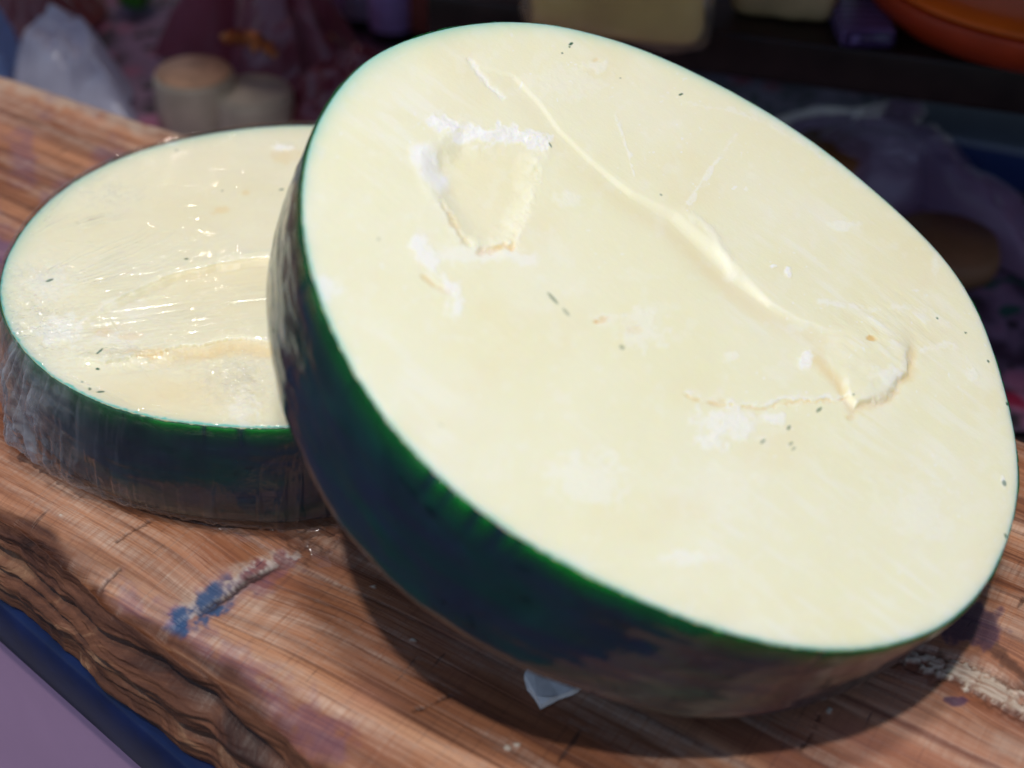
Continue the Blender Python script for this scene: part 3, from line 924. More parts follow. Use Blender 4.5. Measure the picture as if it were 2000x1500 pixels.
    oc = np.maximum(oc, .10 * sst(.0, .6, fbm(px[:, 0] / 150, px[:, 1] / 110, 439, 4)))
    wh = np.maximum(wh, .65 * sst(.46, .58, fbm(px[:, 0] / 9, px[:, 1] / 9, 432, 2)) * sst(-.05, .3, fbm(px[:, 0] / 130, px[:, 1] / 130, 433, 2)))
    wh = np.maximum(wh, .35 * sst(.2, .6, fbm(th * 30, dist * 900, 434, 3)) * sst(.012, .003, dist))
    wleak = .0008 + .0034 * sst(.0, 1., np.cos(th - 2.0)) + .0006 * fbm(th * 14, 0 * th, 436, 4)
    rim_leak = np.exp(-dist / wleak) * .80  # painted light leak, fading inward from the rim
    rim_leak = np.maximum(rim_leak, sst(.0007, .0002, dist + .0004 * fbm(th * 90, 0 * th, 437, 3)) * .9)
    sp = specks(px, [(1080, 582, 15, 3.2, 48, .55), (1106, 609, 10, 3.5, 48, .35), (1215, 678, 6, 4, 40, .4), (1490, 862, 6, 2.6, -40, .6), (1541, 835, 5, 3, -50, .65), (1545, 866, 5, 2.6, -40, .5),
                     (1550, 876, 5, 2.6, -40, .4), (1600, 800, 7, 2.6, -45, .7), (1115, 86, 4.5, 2.5, -30, 1.), (1112, 92, 1.8, 1.8, 0, .9), (1330, 184, 4.5, 1.8, -20, 1.), (1075, 283, 5, 2, 50, .7),
                     (1965, 1046, 5, 2, 60, 1.), (1098, 104, 2, 1.6, 0, .8), (740, 466, 4, 3, 0, .25), (1830, 622, 2.5, 1.8, 30, .8), (1886, 650, 2.5, 1.6, 0, .8), (1930, 706, 3, 2, 40, .9),
                     (1968, 788, 3.5, 3, 60, 1.), (1662, 776, 3, 2, 0, .5), (1961, 944, 4, 6, -30, .7), (1290, 382, 3, 2, 30, .5), (1212, 152, 2, 1.4, 0, .5), (860, 830, 6, 2, 30, .2)], c)
    h = h * .6
    return h, np.clip(wh, 0, 1), np.clip(oc, 0, 1), np.clip(rim_leak, 0, 1), sp


def face_left(px, dist, th, fx, fy):
    n = len(px)
    h = np.zeros(n); wh = np.zeros(n); oc = np.zeros(n)
    a = fbm(px[:, 0] / 50, px[:, 1] / 40, 500, 4); b = fbm(px[:, 0] / 13, px[:, 1] / 10, 501, 4); c = fbm(px[:, 0] / 5, px[:, 1] / 4, 502, 3)
    h += .0010 * fbm(px[:, 0] / 200, px[:, 1] / 150, 503, 3) + .0002 * a
    # step running from the left up to the right
    d, t, sg = polydist(px + np.c_[a, a] * 4, [(150, 640), (200, 598), (270, 562), (340, 534), (420, 514), (500, 505), (620, 500)])
    below = sg > 0
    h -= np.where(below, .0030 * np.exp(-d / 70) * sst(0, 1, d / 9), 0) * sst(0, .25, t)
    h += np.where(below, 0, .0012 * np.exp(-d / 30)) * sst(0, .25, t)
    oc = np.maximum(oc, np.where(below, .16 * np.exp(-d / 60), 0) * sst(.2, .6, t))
    # ledge and the torn hollow below it
    d, t, sg = polydist(px + np.c_[a, a] * 9, [(60, 690), (130, 700), (200, 708), (270, 695), (330, 688), (390, 672), (470, 660), (540, 672), (640, 690)])
    below = sg > 0
    h += np.where(below, 0, .0016 * np.exp(-d / 40)) * sst(0.05, .3, t)
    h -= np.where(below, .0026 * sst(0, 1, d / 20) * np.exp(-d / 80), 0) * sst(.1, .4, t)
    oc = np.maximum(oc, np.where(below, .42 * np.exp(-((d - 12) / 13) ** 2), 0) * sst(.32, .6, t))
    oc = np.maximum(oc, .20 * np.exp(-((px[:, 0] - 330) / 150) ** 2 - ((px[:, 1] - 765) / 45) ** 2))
    d, t, sg = polydist(px + np.c_[b, b] * 8, [(160, 705), (235, 700), (300, 702), (352, 690)])
    k = sst(15, 3, d); h += .0008 * k * (1 + 1.0 * b)
    for (x, y, rx, ry, v) in ((120, 645, 50, 30, .5), (230, 660, 60, 18, .35), (150, 330, 30, 10, .2), (555, 290, 18, 6, .8), (250, 600, 50, 20, .25), (330, 280, 20, 5, .6), (470, 800, 30, 40, .35), (100, 560, 50, 30, .25)):
        m = np.hypot((px[:, 0] - x) / rx, (px[:, 1] - y) / ry)
        kk = sst(1.4, .5, m + 1.1 * b) * v; wh = np.maximum(wh, kk); h += .0006 * kk * (1 + c)
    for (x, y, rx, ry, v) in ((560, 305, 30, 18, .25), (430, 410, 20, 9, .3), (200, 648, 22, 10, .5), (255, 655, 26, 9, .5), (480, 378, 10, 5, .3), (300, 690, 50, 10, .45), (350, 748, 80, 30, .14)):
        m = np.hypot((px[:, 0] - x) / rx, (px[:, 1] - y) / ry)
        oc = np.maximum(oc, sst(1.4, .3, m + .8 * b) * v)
    wleak = .0008 + .0032 * sst(-.2, 1., np.cos(th - 2.3)) + .0005 * fbm(th * 14, 0 * th, 536, 4)
    rim_leak = np.exp(-dist / wleak) * .72  # teal light painted along this rim too
    rim_leak = np.maximum(rim_leak, sst(.0012, .0003, dist + .0010 * fbm(th * 80, 0 * th, 537, 4)) * .9)
    sp = specks(px, [(97, 548, 8, 2, -20, 1.), (195, 688, 9, 2, -45, 1.), (364, 506, 4.5, 1.4, 0, 1.), (190, 718, 4, 1.8, 0, 1.), (175, 758, 3, 3, -60, .8), (196, 763, 8, 1.8, -5, .9), (550, 370, 5, 1.6, -10, .8),
                     (345, 293, 3, 2, 0, .5), (160, 744, 2, 2, 0, .8), (434, 372, 2.4, 1.4, 0, .6)], c)
    return h, np.clip(wh, 0, 1), np.clip(oc, 0, 1), np.clip(rim_leak, 0, 1), sp


BIG_OUT = [(850, 62), (920, 46), (1000, 41), (1080, 46), (1150, 62), (1225, 84), (1300, 114), (1390, 157), (1480, 207), (1545, 246), (1600, 285), (1665, 335), (1730, 392), (1790, 446), (1835, 490), (1880, 545), (1905, 596),
           (1932, 660), (1950, 720), (1968, 780), (1982, 850), (1990, 930), (1984, 1000), (1965, 1062), (1945, 1105), (1920, 1148), (1885, 1190), (1840, 1222), (1790, 1248), (1750, 1256), (1690, 1266), (1620, 1270), (1520, 1256), (1400, 1226),
           (1300, 1187), (1200, 1144), (1100, 1094), (1000, 1036), (920, 982), (850, 925), (800, 868), (750, 806), (695, 725), (650, 645), (620, 560), (600, 480), (592, 420), (592, 360), (603, 300), (620, 250), (645, 200), (680, 152), (715, 118), (760, 92), (805, 74)]
BC = np.array([0.07273987, 0.49916625, 0.12648211])
BN = np.array([0.36786708, -0.15447984, 0.91695681])
PB = [(0, 1.0), (.004, 1.003), (.012, 1.007), (.025, 1.010), (.04, 1.010), (.05, 1.008), (.057, 1.002), (.0615, .985), (.0655, .945), (.070, .87), (.0755, .77), (.081, .69), (.086, .5), (.090, .28), (.0915, .02)]
Ub, Vb, _ = frame(BN)
qd = on_plane([(1850, 1215)], BC, BN)[0] - BC
ang_r = math.atan2(qd @ Vb, qd @ Ub)

qd = on_plane([(1130, 1108)], BC, BN)[0] - BC
ang_b = math.atan2(qd @ Vb, qd @ Ub)
qd = on_plane([(592, 400)], BC, BN)[0] - BC
ang_l = math.atan2(qd @ Vb, qd @ Ub)


def taper_big(th):
    d = np.abs((th - ang_r + np.pi) % (2 * np.pi) - np.pi)
    db = np.abs((th - ang_b + np.pi) % (2 * np.pi) - np.pi); dl = np.abs((th - ang_l + np.pi) % (2 * np.pi) - np.pi)
    return .50 * np.exp(-(d / .6) ** 2) - .46 * np.exp(-(db / .55) ** 2) + .28 * np.exp(-(dl / .45) ** 2)


big, bigf = wheel('halved_cheese', BC, BN, BIG_OUT, .17, PB, .0915, face_big, MAT['paste'],
                  notches=[(848, 925, .012, 1.), (884, 955, .010, .8), (938, 995, .012, .9), (985, 1028, .020, 1.), (1020, 1052, .012, .5), (596, 470, .03, .5), (612, 540, .02, .6), (1925, 1140, .02, 1.), (1610, 1270, .008, .8), (700, 735, .01, .3)],
                  taper=taper_big)
tag(big, 'large halved cheese with bare pale cut face, tilted and leaning on the smaller wrapped one', 'cheese')

LEF_OUT = [(0, 560), (5, 525), (20, 490), (50, 442), (100, 388), (145, 354), (200, 323), (250, 302), (300, 285), (350, 272), (400, 262), (450, 254), (500, 248), (550, 244), (600, 243), (3, 590), (10, 622), (28, 655), (50, 682), (75, 708),
           (100, 731), (150, 762), (200, 785), (250, 801), (300, 813), (350, 821), (400, 827), (480, 831), (560, 833)]
LC = np.array([-0.12133854, 0.61151475, 0.063])
PL = [(0, 1.0), (.006, 1.006), (.015, 1.016), (.03, 1.026), (.045, 1.026), (.055, 1.012), (.059, .99), (.0618, .955), (.0625, .92), (.0630, .8), (.0630, .5), (.0630, .02)]
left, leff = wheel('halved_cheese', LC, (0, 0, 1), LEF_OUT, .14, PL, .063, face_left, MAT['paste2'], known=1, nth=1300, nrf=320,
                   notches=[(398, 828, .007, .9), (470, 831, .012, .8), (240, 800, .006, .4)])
tag(left, 'smaller halved cheese with green rind wrapped in clear film, lying flat on the plank', 'cheese')


# clear film pulled over the left cheese
def build_wrap():
    U, V, n, th0, rr0, hs, sc = leff
    nth = 1300
    th = th0; rr = rr0
    s = np.linspace(0.001, 1, 300)
    fx = s[:, None] * (rr + .0012)[None, :] * np.cos(th); fy = s[:, None] * (rr + .0012)[None, :] * np.sin(th)
    W = LC + fx.reshape(-1, 1) * U + fy.reshape(-1, 1) * V
    px = to_px(W)
    x, y = px[:, 0], px[:, 1]
    # the film rides on the high places of the cut
    h, _, _, _, _ = face_left(px, np.full(len(px), .02), np.zeros(len(px)), 0, 0)
    base = np.maximum(h, -.0012) + .0016
    # creases fanning out from the left rim
    a1 = np.arctan2(y - 640, x + 110); r1 = np.hypot(y - 640, x + 110)
    f1 = fbm(a1 * 26 + fbm(x / 90, y / 60, 601, 2) * .8, r1 / 260, 600, 3); f1 = np.clip(1 - np.abs(f1) * 9, 0, 1) ** 1.5 * sst(-.15, .25, fbm(a1 * 9, r1 / 120, 602, 2))
    w1 = sst(620, 300, r1) * sst(60, 150, r1)
    a2 = np.arctan2(y - 470, x - 60); r2 = np.hypot(y - 470, x - 60)
    f2 = np.clip(1 - np.abs(fbm(a2 * 22, r2 / 240, 610, 3)) * 9, 0, 1) ** 1.5 * sst(-.15, .25, fbm(a2 * 8, r2 / 110, 612, 2)); w2 = sst(420, 120, r2) * sst(560, 440, y)
    a3 = (y + x * .12 - 660) ; f3 = np.clip(1 - np.abs(fbm(a3 / 10, x / 260, 620, 3)) * 4, 0, 1); w3 = np.exp(-(a3 / 60) ** 2)
    z = base + .0013 * f1 * w1 + .0012 * f2 * w2 + .0010 * f3 * w3 + .0006 * fbm(x / 60, y / 30, 604, 2)
    # crumpled zones
    cr = fbm(x / 9, y / 6, 630, 4)
    zone = np.exp(-((x - 60) / 80) ** 2 - ((y - 640) / 80) ** 2) + np.exp(-((x - 460) / 75) ** 2 - ((y - 740) / 60) ** 2) + .8 * np.exp(-((x - 270) / 90) ** 2 - ((y - 705) / 18) ** 2) + .7 * np.exp(-((x - 215) / 50) ** 2 - ((y - 385) / 25) ** 2) + .6 * np.exp(-((x - 70) / 70) ** 2 - ((y - 540) / 22) ** 2)
    z = z + .0024 * np.clip(zone, 0, 1) * cr
    d, t, sg = polydist(px, [(270, 572), (340, 540), (420, 516), (530, 506)])
    z = z + .0009 * np.exp(-(d / 10) ** 2) * (1 + fbm(x / 7, y / 7, 640, 3))
    haze = .01 + .16 * np.clip(zone, 0, 1) * sst(-.3, .4, cr) + .05 * f1 * w1 + .03 * f2 * w2 + .03 * f3 * w3
    Vt = [np.c_[fx.ravel(), fy.ravel(), .063 + z * sst(0, .03, (1 - np.repeat(s, nth)) + .0001) + .0016 * sst(.03, 0, (1 - np.repeat(s, nth)))]]
    hz = [haze]
    arc = th
    # side: pulled tight at the top, loose and puckered towards the bottom
    q = on_plane([(60, 700)], LC, (0, 0, 1))[0] - LC
    tl = math.atan2(q @ V, q @ U)
    q = on_plane([(640, 830)], LC, (0, 0, 1))[0] - LC
    tr_ = math.atan2(q @ V, q @ U)

    def wd(c, wv):
        return np.exp(-(((th - c + np.pi) % (2 * np.pi) - np.pi) / wv) ** 2)
    L = wd(tl - .05, .33); R = wd(tr_, .30)
    hh = np.linspace(.0008, .0618, 70)
    scl = np.interp(hh, hs, sc)
    for k, hv in enumerate(hh):
        tt = hv / .0618
        ro = rr * scl[k] + .0018 + .0010 * sst(0, .1, tt)
        st = np.clip(1 - np.abs(fbm(arc * 26 + .8 * tt, np.full(nth, tt * 1.2), 650, 4)) * 4.5, 0, 1)
        loose = sst(.25, 1, tt)
        ro = ro + .0006 * st * (.4 + loose) + .0010 * loose * np.abs(fbm(arc * 9, np.full(nth, tt * 4), 655, 3))
        ro = ro + L * (.0070 * np.sin(tt * np.pi * .75) * (1 + 1.2 * fbm(arc * 7, np.full(nth, tt * 2), 659, 3)) + .0009 * st + .0024 * fbm(arc * 14, np.full(nth, tt * 9), 660, 4))
        ro = ro + R * loose * (.004 + .002 * st)
        zz = .063 - hv + .0003 * fbm(arc * 30, np.full(nth, tt * 8), 665, 3) * loose
        Vt.append(np.c_[ro * np.cos(th), ro * np.sin(th), np.maximum(zz, .0008)])
        hz.append(.004 + L * (.10 + .40 * sst(-.2, .5, fbm(arc * 24, np.full(nth, tt * 3), 691, 4)) * (.4 + loose) + .2 * st ** 3) + .05 * st ** 2 * loose * sst(-.1, .3, fbm(arc * 5, np.full(nth, tt * 2), 690, 3)))
    # a skirt of loose film on the wood
    for k, e in enumerate(np.linspace(0, 1, 16)[1:]):
        wdt = .002 + R * .020 + L * .004
        cr = fbm(arc * 22, np.full(nth, e * 2.5), 670, 4)
        ro = rr * .965 + .0032 + L * .004 + R * .006 + e * wdt * (1 + .8 * fbm(arc * 9, 0 * arc, 671, 3)) - .0015 * e * (1 - R)
        zz = .0008 + (.0003 + .0045 * R) * np.clip(.5 + cr * 1.6, 0, 1.4) * np.sin(min(1, e * 1.2) * np.pi * .8)
        Vt.append(np.c_[ro * np.cos(th), ro * np.sin(th), zz])
        hz.append(.02 + .04 * L + 0 * th)
    Vt = np.vstack(Vt)
    mesh_np('plastic_wrap', Vt, grid_faces(300 + 70 + 15, nth, True)[:, ::-1], MAT['wrap'], left, attrs={'haze': np.clip(np.concatenate(hz), 0, .6)})


build_wrap()

# small white scrap sticking out under the big cheese
bm = bmesh.new()
pts = [(1024, 1318), (1028, 1308), (1040, 1285), (1100, 1300), (1150, 1330), (1118, 1350), (1092, 1358), (1078, 1366), (1056, 1377), (1048, 1362), (1036, 1346), (1030, 1340)]
w3 = [at(x, y, .004) for x, y in pts]
vt = [bm.verts.new((p[0], p[1], .0035 + .003 * random.random())) for p in w3]
vb = [bm.verts.new((p[0], p[1], .0012)) for p in w3]
bm.faces.new(vt[::-1]); bm.faces.new(vb)
for i in range(len(vt)):
    j = (i + 1) % len(vt)
    bm.faces.new((vt[i], vt[j], vb[j], vb[i]))
o = bm_obj('paper_scrap', bm, simple('scrap_white', (.88, .86, .84), .5, .1, 200), smooth=False)
tag(o, 'small torn white scrap poking out on the wood under the leaning cheese', 'scrap')

# ------------------------------------------------------------------ shelf at the back right
ST = .030
A = at(1300, 48, ST); Bq = at(2000, 138, ST)
sdv = (Bq - A)[:2]; sang = math.atan2(sdv[1], sdv[0])
shelf = empty('wooden_shelf', (A[0], A[1], CZ))
shelf.rotation_euler = (0, 0, sang)
tag(shelf, 'dark brown wooden shelf board raised behind the plank at the upper right', 'shelf')
bm_obj('shelf_board', box_bm(.29, .17, ST - CZ - .0175, .95, .34, .035), MAT['dark_wood'], shelf, bevel=.003)
for x in (-.15, .72):
    bm_obj('leg', box_bm(x, .17, (ST - CZ - .035) / 2, .03, .30, ST - CZ - .0352), MAT['dark_wood'], shelf, smooth=False)


def shp(x, y, z=ST):
    return at(x, y, z)


def lathe_thing(name, p, prof, mat, label, cat, group=None, wob=.05, seed=1, sx=1, sy=1, rz=0, part=None):
    Vv, Ff = lathe(prof, 64, sx, sy, wob, seed)
    o = mesh_np(name, Vv, Ff, mat)
    o.location = p; o.rotation_euler = (0, 0, rz)
    tag(o, label, cat, group)
    return o


# orange round platter with an orange cheese
p = at(2010, -10, ST + .03)
pl = empty('orange_platter', (p[0] + .02, p[1] + .03, ST + .0005))
tag(pl, 'round orange platter with a raised rim at the upper right on the shelf', 'platter')
om = simple('orange_glaze', (.85, .16, .012), .35, .15, 14, .5, .05)
om2 = simple('deep_orange', (.50, .05, .008), .4, .2, 20, .5, .05)
Vv, Ff = lathe([(.001, 0), (.10, 0), (.125, .008), (.138, .022), (.142, .034), (.140, .036), (.136, .035), (.001, .0345)], 96)
mesh_np('dish', Vv, Ff, om2, pl)
Vv, Ff = lathe([(.001, .035), (.133, .0352), (.1345, .036), (.133, .039), (.11, .041), (.06, .0425), (.001, .043)], 96, wob=.02)
mesh_np('filling', Vv, Ff, om, pl)

# wrapped cheese loaf, cut block, striped packet
def blob_box(sx, sy, sz, seed, r=.25, amp=.04, n=34):
    """rounded box with slightly uneven faces"""
    bm = bmesh.new()
    bmesh.ops.create_cube(bm, size=1.0)
    bmesh.ops.subdivide_edges(bm, edges=list(bm.edges), cuts=n // 3, use_grid_fill=True)
    for v in bm.verts:
        q = v.co * 2
        k = 1 / max(1e-6, (abs(q.x) ** 8 + abs(q.y) ** 8 + abs(q.z) ** 8) ** .125)
        q = q * k
        nn = amp * float(fbm(np.array([q.x * 1.7 + seed]), np.array([q.y * 1.9 + q.z * 1.3]), seed)[0])
        v.co = Vector((q.x * (1 + nn) * sx / 2, q.y * (1 + nn) * sy / 2, (q.z * (1 + nn) + 1) * sz / 2))
    return bm


p = at(1215, 30, ST + .02)
loaf = empty('cheese_loaf', (p[0], p[1] + .035, ST + .0005), (0, 0, sang + .1))
tag(loaf, 'amber cheese loaf in clear plastic on the shelf behind the big cheese', 'cheese')
bm_obj('cheese_paste', blob_box(.125, .09, .06, 11, amp=.06), simple('amber_cheese', (.95, .62, .20), .4, .2, 18), loaf)
lw = bm_obj('plastic_wrap', blob_box(.137, .10, .066, 12, amp=.16), film_mat('loaf_film', (.8, .75, .75), opac=.12, milky=None, bumpscale=50, bstr=.6), loaf)
p = at(1530, 40, ST)
o = bm_obj('cheese_block', blob_box(.078, .07, .055, 13, amp=.08), simple('olive_cheese', (.48, .36, .18), .5, .2, 25))
o.location = (p[0] + .005, p[1] + .03, ST + .0005); o.rotation_euler = (0, 0, sang - .05)
tag(o, 'dull yellow cut cheese block between the amber loaf and the orange platter', 'cheese')


def stripe_mat(name, a, b_, scale, ax=(0, 1, 0)):
    b = NB(name)
    sp = b.n('SeparateXYZ'); b.link(b.coord(), sp.inputs[0])
    s_ = b.math('SINE', b.math('MULTIPLY', sp.outputs[1 if ax[1] else (2 if ax[2] else 0)], scale))
    c_ = b.mix(b.ramp(b.math('MULTIPLY_ADD', s_, .5, .5), [(.35, 0.0), (.65, 1.0)]), a, b_)
    p_ = b.bsdf(Base_Color=c_, Roughness=.3)
    return b.finish(p_.outputs[0])


p = at(1672, 90, ST)
o = bm_obj('striped_packet', blob_box(.040, .09, .014, 17, amp=.10), stripe_mat('violet_stripes', (.04, .02, .09), (.24, .18, .42), 620))
o.location = (p[0] + .006, p[1] + .036, ST + .0005); o.rotation_euler = (0, 0, sang + .25)
tag(o, 'flat violet packet with narrow pale stripes beside the orange platter', 'packet')

# ------------------------------------------------------------------ below the shelf: bagged cheeses, tray
brn = simple('brown_cheese', (.28, .10, .03), .5, .25, 18)
olv = simple('aged_cheese', (.26, .13, .06), .55, .25, 22)
for (x, y, r, hh, mt, lb, sd_) in ((1625, 285, .034, .030, brn, 'orange brown round cheese in the mauve bag just below the shelf', 3),
                                   (1850, 465, .042, .022, olv, 'flat olive brown round cheese at the right edge beside the big cheese', 5)):
    p = at(x, y, CZ + hh)
    lathe_thing('cheese_round', (p[0], p[1], CZ), [(.001, 0), (r * .94, 0), (r, .008), (r * 1.01, hh * .5), (r * .98, hh - .006), (r * .93, hh), (.001, hh + .001)], mt, lb, 'cheese', 'round cheeses lying below the shelf', seed=sd_)


def bag(name, outline, z0, hgt, mat, label, cat, seed, n=110, folds=1.0, group=None, lean=0.0):
    """a slumped plastic bag: a domed, folded skin over an outline drawn on the table"""
    P = np.array([at(x, y, z0)[:2] for x, y in outline])
    cen = P.mean(0)
    a = np.arctan2(P[:, 1] - cen[1], P[:, 0] - cen[0]); r = np.hypot(*(P - cen).T)
    o_ = np.argsort(a); th = np.linspace(-np.pi, np.pi, n * 2, endpoint=False)
    rr = np.interp(th, a[o_], r[o_], period=2 * np.pi)
    s = np.linspace(0.001, 1, n)
    X_ = s[:, None] * rr * np.cos(th); Y_ = s[:, None] * rr * np.sin(th)
    sc_ = r.mean()
    f_ = fbm(X_ / sc_ * 1.6 + seed, Y_ / sc_ * 1.6, seed, 3)
    rd = 1 - np.abs(fbm(X_ / sc_ * 1.2 + seed, Y_ / sc_ * 2.4 + f_, seed + 9, 4)) * 3
    Z_ = hgt * (1 - s[:, None] ** 2.2) * (1 + .5 * f_ * folds + .25 * rd * folds) + .0012
    V_ = np.c_[X_.ravel() + lean * Z_.ravel(), Y_.ravel(), Z_.ravel()]
    # underside closes the bag
    und = np.c_[(s[::-1, None] * rr * np.cos(th) * .995).ravel(), (s[::-1, None] * rr * np.sin(th) * .995).ravel(), np.full(X_.size, .0006)]
    V_ = np.vstack([V_, und[n * 2:]])
    ob = mesh_np(name, V_, grid_faces(2 * n - 1, n * 2, True)[:, ::-1], mat, attrs={'haze': np.full(len(V_), .35)})
    ob.location = (cen[0], cen[1], z0)
    tag(ob, label, cat, group)
    return ob


mauve = film_mat('mauve_film', (.72, .48, .74), opac=.5, milky=None, bumpscale=12, bstr=.3, rough=.3)
bag('plastic_bag', [(1440, 270), (1560, 220), (1750, 240), (1850, 300), (1960, 390), (2080, 500), (2060, 580), (1990, 500), (1900, 420), (1800, 400), (1720, 420), (1620, 390), (1500, 330)], CZ, .042, mauve,
    'translucent mauve plastic bag folded over cheeses below the shelf', 'plastic bag', 31)
# pale blue tray
p = at(1960, 275, CZ + .04)
tray = empty('blue_tray', (p[0] + .075, p[1] + .03, CZ), (0, 0, sang - .1))
tag(tray, 'blue plastic tray with a pale grey rim under the right end of the shelf', 'tray')
bm_obj('tray_body', box_bm(0, 0, .020, .25, .13, .038), simple('tray_blue', (.02, .045, .16), .35, .2, 10), tray, bevel=.006)
bm_obj('tray_rim', box_bm(0, 0, .0425, .265, .145, .006), simple('tray_rim', (.22, .25, .32), .35, .15, 10), tray, bevel=.002)

# ------------------------------------------------------------------ left background
tc = simple('small_cheese_rind', (.46, .40, .31), .5, .18, 30)
tc2 = simple('grey_cheese_top', (.42, .38, .30), .45, .12, 30)
for (x, y, r, hh, mt, rt, lb, sd_) in ((378, 140, .034, .048, tc, simple('orange_mould_top', (.48, .29, .18), .55, .4, 45), 'small upright cheese with an orange tinged top behind the wrapped wheel', 4),
                                       (493, 178, .034, .036, tc, tc2, 'small cheese with a flat grey cream top nearest the wrapped wheel', 6)):
    p = at(x, y, CZ + hh)
    root = empty('small_cheese', (p[0], p[1], CZ)); tag(root, lb, 'cheese', 'small round cheeses behind the plank')
    Vv, Ff = lathe([(.001, 0), (r * .95, 0), (r, .004), (r * 1.02, hh * .5), (r, hh - .004), (r * .97, hh - .001), (.001, hh - .0008)], 64, wob=.04, seed=sd_)
    mesh_np('rind', Vv, Ff, mt, root)
    Vv, Ff = lathe([(.001, hh - .0006), (r * .93, hh - .0006), (r * .93, hh + .0002), (r * .88, hh + .0012), (.001, hh + .003)], 64, wob=.03, seed=sd_ + 2)
    mesh_np('top_crust', Vv, Ff, rt, root)

white = film_mat('white_film', (.62, .64, .80), opac=.92, milky=None, bumpscale=14, bstr=.3, rough=.25)
bag('plastic_bag', [(30, 190), (60, 135), (130, 115), (190, 140), (250, 205), (260, 260), (150, 235), (60, 210)], CZ, .062, white, 'white plastic bag slumped behind the left end of the plank', 'plastic bag', 41, folds=1.0, group='bags behind the plank')
bag('plastic_bag', [(-60, 160), (-20, 100), (12, 95), (24, 140), (0, 170)], CZ, .05, film_mat('blue_film', (.25, .38, .70), opac=.7, milky=None, bumpscale=14, bstr=.3, rough=.25), 'pale blue bag corner at the far left edge of the photo', 'plastic bag', 43, folds=1.2, group='bags behind the plank')
pinkf = film_mat('pink_film', (.42, .11, .17), opac=.7, milky=None, bumpscale=14, bstr=.35, rough=.22)
bag('plastic_bag', [(300, 110), (340, 30), (440, -20), (560, 20), (660, 80), (730, 150), (700, 260), (620, 240), (560, 150), (480, 120), (400, 95)], CZ, .075, pinkf, 'crumpled pink red plastic bag above the small round cheeses', 'plastic bag', 47, folds=1.6, group='bags behind the plank')
bag('plastic_bag', [(580, 200), (640, 150), (760, 160), (800, 260), (700, 330), (600, 300)], CZ, .05, film_mat('red_film', (.38, .09, .13), opac=.75, milky=None, bumpscale=14, bstr=.35), 'dark red plastic bag in the gap between the two large cheeses', 'plastic bag', 49, folds=1.5, group='bags behind the plank')
bag('plastic_bag', [(-60, 60), (0, -40), (120, -60), (200, 0), (150, 70), (60, 90)], CZ, .07, film_mat('brown_film', (.42, .12, .12), opac=.85, milky=None, bumpscale=14, bstr=.35), 'dark reddish brown bag in the upper left corner', 'plastic bag', 51, folds=1.3, group='bags behind the plank')
# gold twisted foil on the pink bag, with small foil ball
gold = simple('gold_foil', (.62, .22, .07), .3, .5, 160, .8, 1.0, metallic=.8)
p = at(487, 88, CZ + .062)
tt = np.linspace(0, 1, 60)
cc = np.linspace(0, 2 * np.pi, 20, endpoint=False)
Vt = []
for q in tt:
    r = .0042 * (.3 + math.sin(q * math.pi) ** .5) * (1 + 1.6 * fbm(q * 21 + cc, cc * 1.5, 77, 3))
    Vt.append(np.c_[np.full(20, (q - .5) * .055), r * np.cos(cc), r * np.sin(cc) + .004 * math.sin(q * 3.1)])
o = mesh_np('gold_tie', np.vstack(Vt), grid_faces(60, 20, True), gold)
o.location = p; o.rotation_euler = (0, .1, -.35)
tag(o, 'twisted gold foil tie glinting on the crumpled pink bag', 'foil tie')
p = at(640, 82, CZ + .05)
Vv, Ff = lathe([(.0005, -.008), (.005, -.006), (.008, 0), (.005, .006), (.0005, .008)], 20, wob=.3, seed=8)
o = mesh_np('foil_ball', Vv, Ff, gold); o.location = p
tag(o, 'tiny round gold foil ball right of the twisted foil tie', 'foil ball')
# green leaf packets and red card
for (x, y, sx, sy, sz, col, nm, lb, ct_) in ((262, 16, .030, .03, .05, (.05, .22, .02), 'green_packet', 'small bright green packet at the top left among the bags', 'packet'),
                                             (440, 20, .024, .02, .06, (.45, .02, .01), 'red_packet', 'small red packet standing at the top behind the pink bag', 'packet'),
                                             (132, 14, .018, .02, .05, (.02, .16, .32), 'blue_packet', 'small blue packet at the top left corner', 'packet')):
    p = at(x, y, CZ)
    o = bm_obj(nm, blob_box(sx, sy, sz, 61 + x, amp=.1), simple(nm + '_paint', col, .4, .2, 30)); o.location = (p[0], p[1] + .01, CZ + .0005); o.rotation_euler = (0, 0, -.3)
    tag(o, lb, ct_)
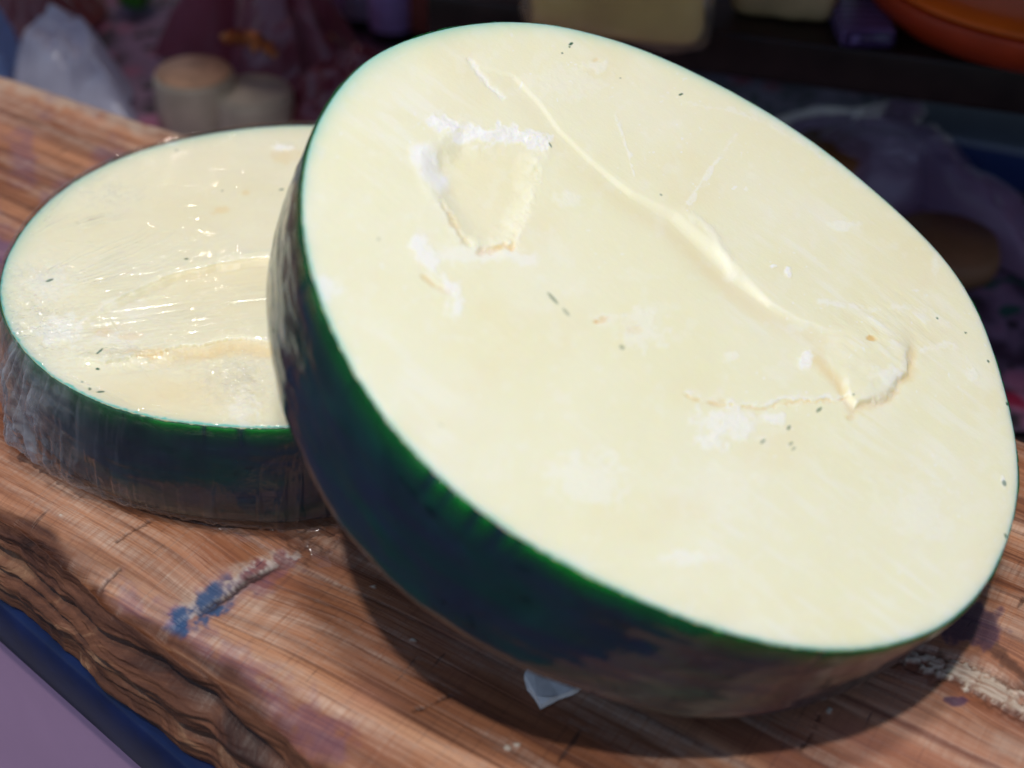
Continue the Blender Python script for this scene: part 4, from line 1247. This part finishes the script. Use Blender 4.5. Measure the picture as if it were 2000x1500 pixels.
# jars with violet labels
jg = simple('jar_dark', (.012, .010, .016), .2, .2, 20, .6, .02)
jl = simple('violet_label', (.62, .42, .85), .5, .12, 30)
jr = simple('rust_label', (.35, .09, .06), .5, .12, 30)
jm = simple('grey_label', (.40, .38, .52), .5, .12, 30)
lids = simple('jar_lid', (.03, .02, .03), .3, .2, 20)
jars = [(655, 34, jl, 'dark jar with a violet label, leftmost of the row behind'), (712, 46, jm, 'dark jar with a grey label, second in the row from the left'),
        (765, 72, jl, 'dark jar with a wide violet label, in the middle of the row'), (832, 70, jr, 'dark jar with a rust red label, fourth in the row from the left'), (890, 52, jl, 'dark jar with a violet label, rightmost beside the shelf end')]
j0 = None
for k, (x, y, lm, lb) in enumerate(jars):
    p = at(x, y, CZ)
    root = empty('jar', (p[0], p[1], CZ)); tag(root, lb, 'jar', 'labelled jars standing in the background')
    Vv, Ff = lathe([(.001, 0), (.019, 0), (.021, .003), (.021, .075), (.016, .085), (.001, .0855)], 40)
    mesh_np('glass_body', Vv, Ff, jg, root)
    a = np.linspace(0, 2 * np.pi, 40, endpoint=False)
    Vl = np.vstack([np.c_[r_ * np.cos(a), r_ * np.sin(a), np.full(40, z_)] for r_, z_ in ((.0212, .012), (.0216, .013), (.0216, .062), (.0212, .063))])
    mesh_np('label', Vl, grid_faces(4, 40, True), lm, root)
    Vv, Ff = lathe([(.001, .0858), (.017, .0858), (.018, .088), (.018, .098), (.016, .100), (.001, .100)], 40)
    mesh_np('lid', Vv, Ff, lids, root)

# ------------------------------------------------------------------ unseen canvas sheet added to keep the sun off everything behind the plank
aw = empty('added_blocker', (.3, 2.0, -.90))
tag(aw, 'unseen red canvas sheet added to shade the goods behind the plank', 'blocker')
H = .42
e0 = np.array([-.38, .931]) + SUN[:2] / SUN[2] * H + BV * .118
e1 = np.array([.264, .564]) + SUN[:2] / SUN[2] * H + BV * .118
dr = (e1 - e0) / np.linalg.norm(e1 - e0); nv = np.array([-dr[1], dr[0]])
mid = (e0 + e1) / 2
nx, ny = 60, 40
S1, S2 = np.meshgrid(np.linspace(-1.6, 1.6, nx), np.linspace(0, 2.6, ny))
PX_ = mid[0] + S1 * dr[0] + S2 * nv[0]; PY_ = mid[1] + S1 * dr[1] + S2 * nv[1]
PZ_ = H + .18 * S2 + .015 * np.sin(S1 * 6) * (S2 > 0)
Vt = np.c_[PX_.ravel() - .3, PY_.ravel() - 2.0, PZ_.ravel() + .90]
Vt2 = Vt - np.array([0, 0, .004])
Ff = np.vstack([grid_faces(ny, nx), grid_faces(ny, nx, off=nx * ny)[:, ::-1]])
mesh_np('blocker_sheet', np.vstack([Vt, Vt2]), Ff, MAT['blocker'], aw)
for s1, s2 in ((-1.5, 2.5), (1.5, 2.5), (-1.5, .3), (1.5, .3)):
    q = mid + s1 * dr + s2 * nv
    hz_ = H + .18 * s2 + .9 - .01
    bm_obj('pole', box_bm(q[0] - .3, q[1] - 2.0, hz_ / 2, .03, .03, hz_), MAT['dark_wood'], aw, smooth=False)
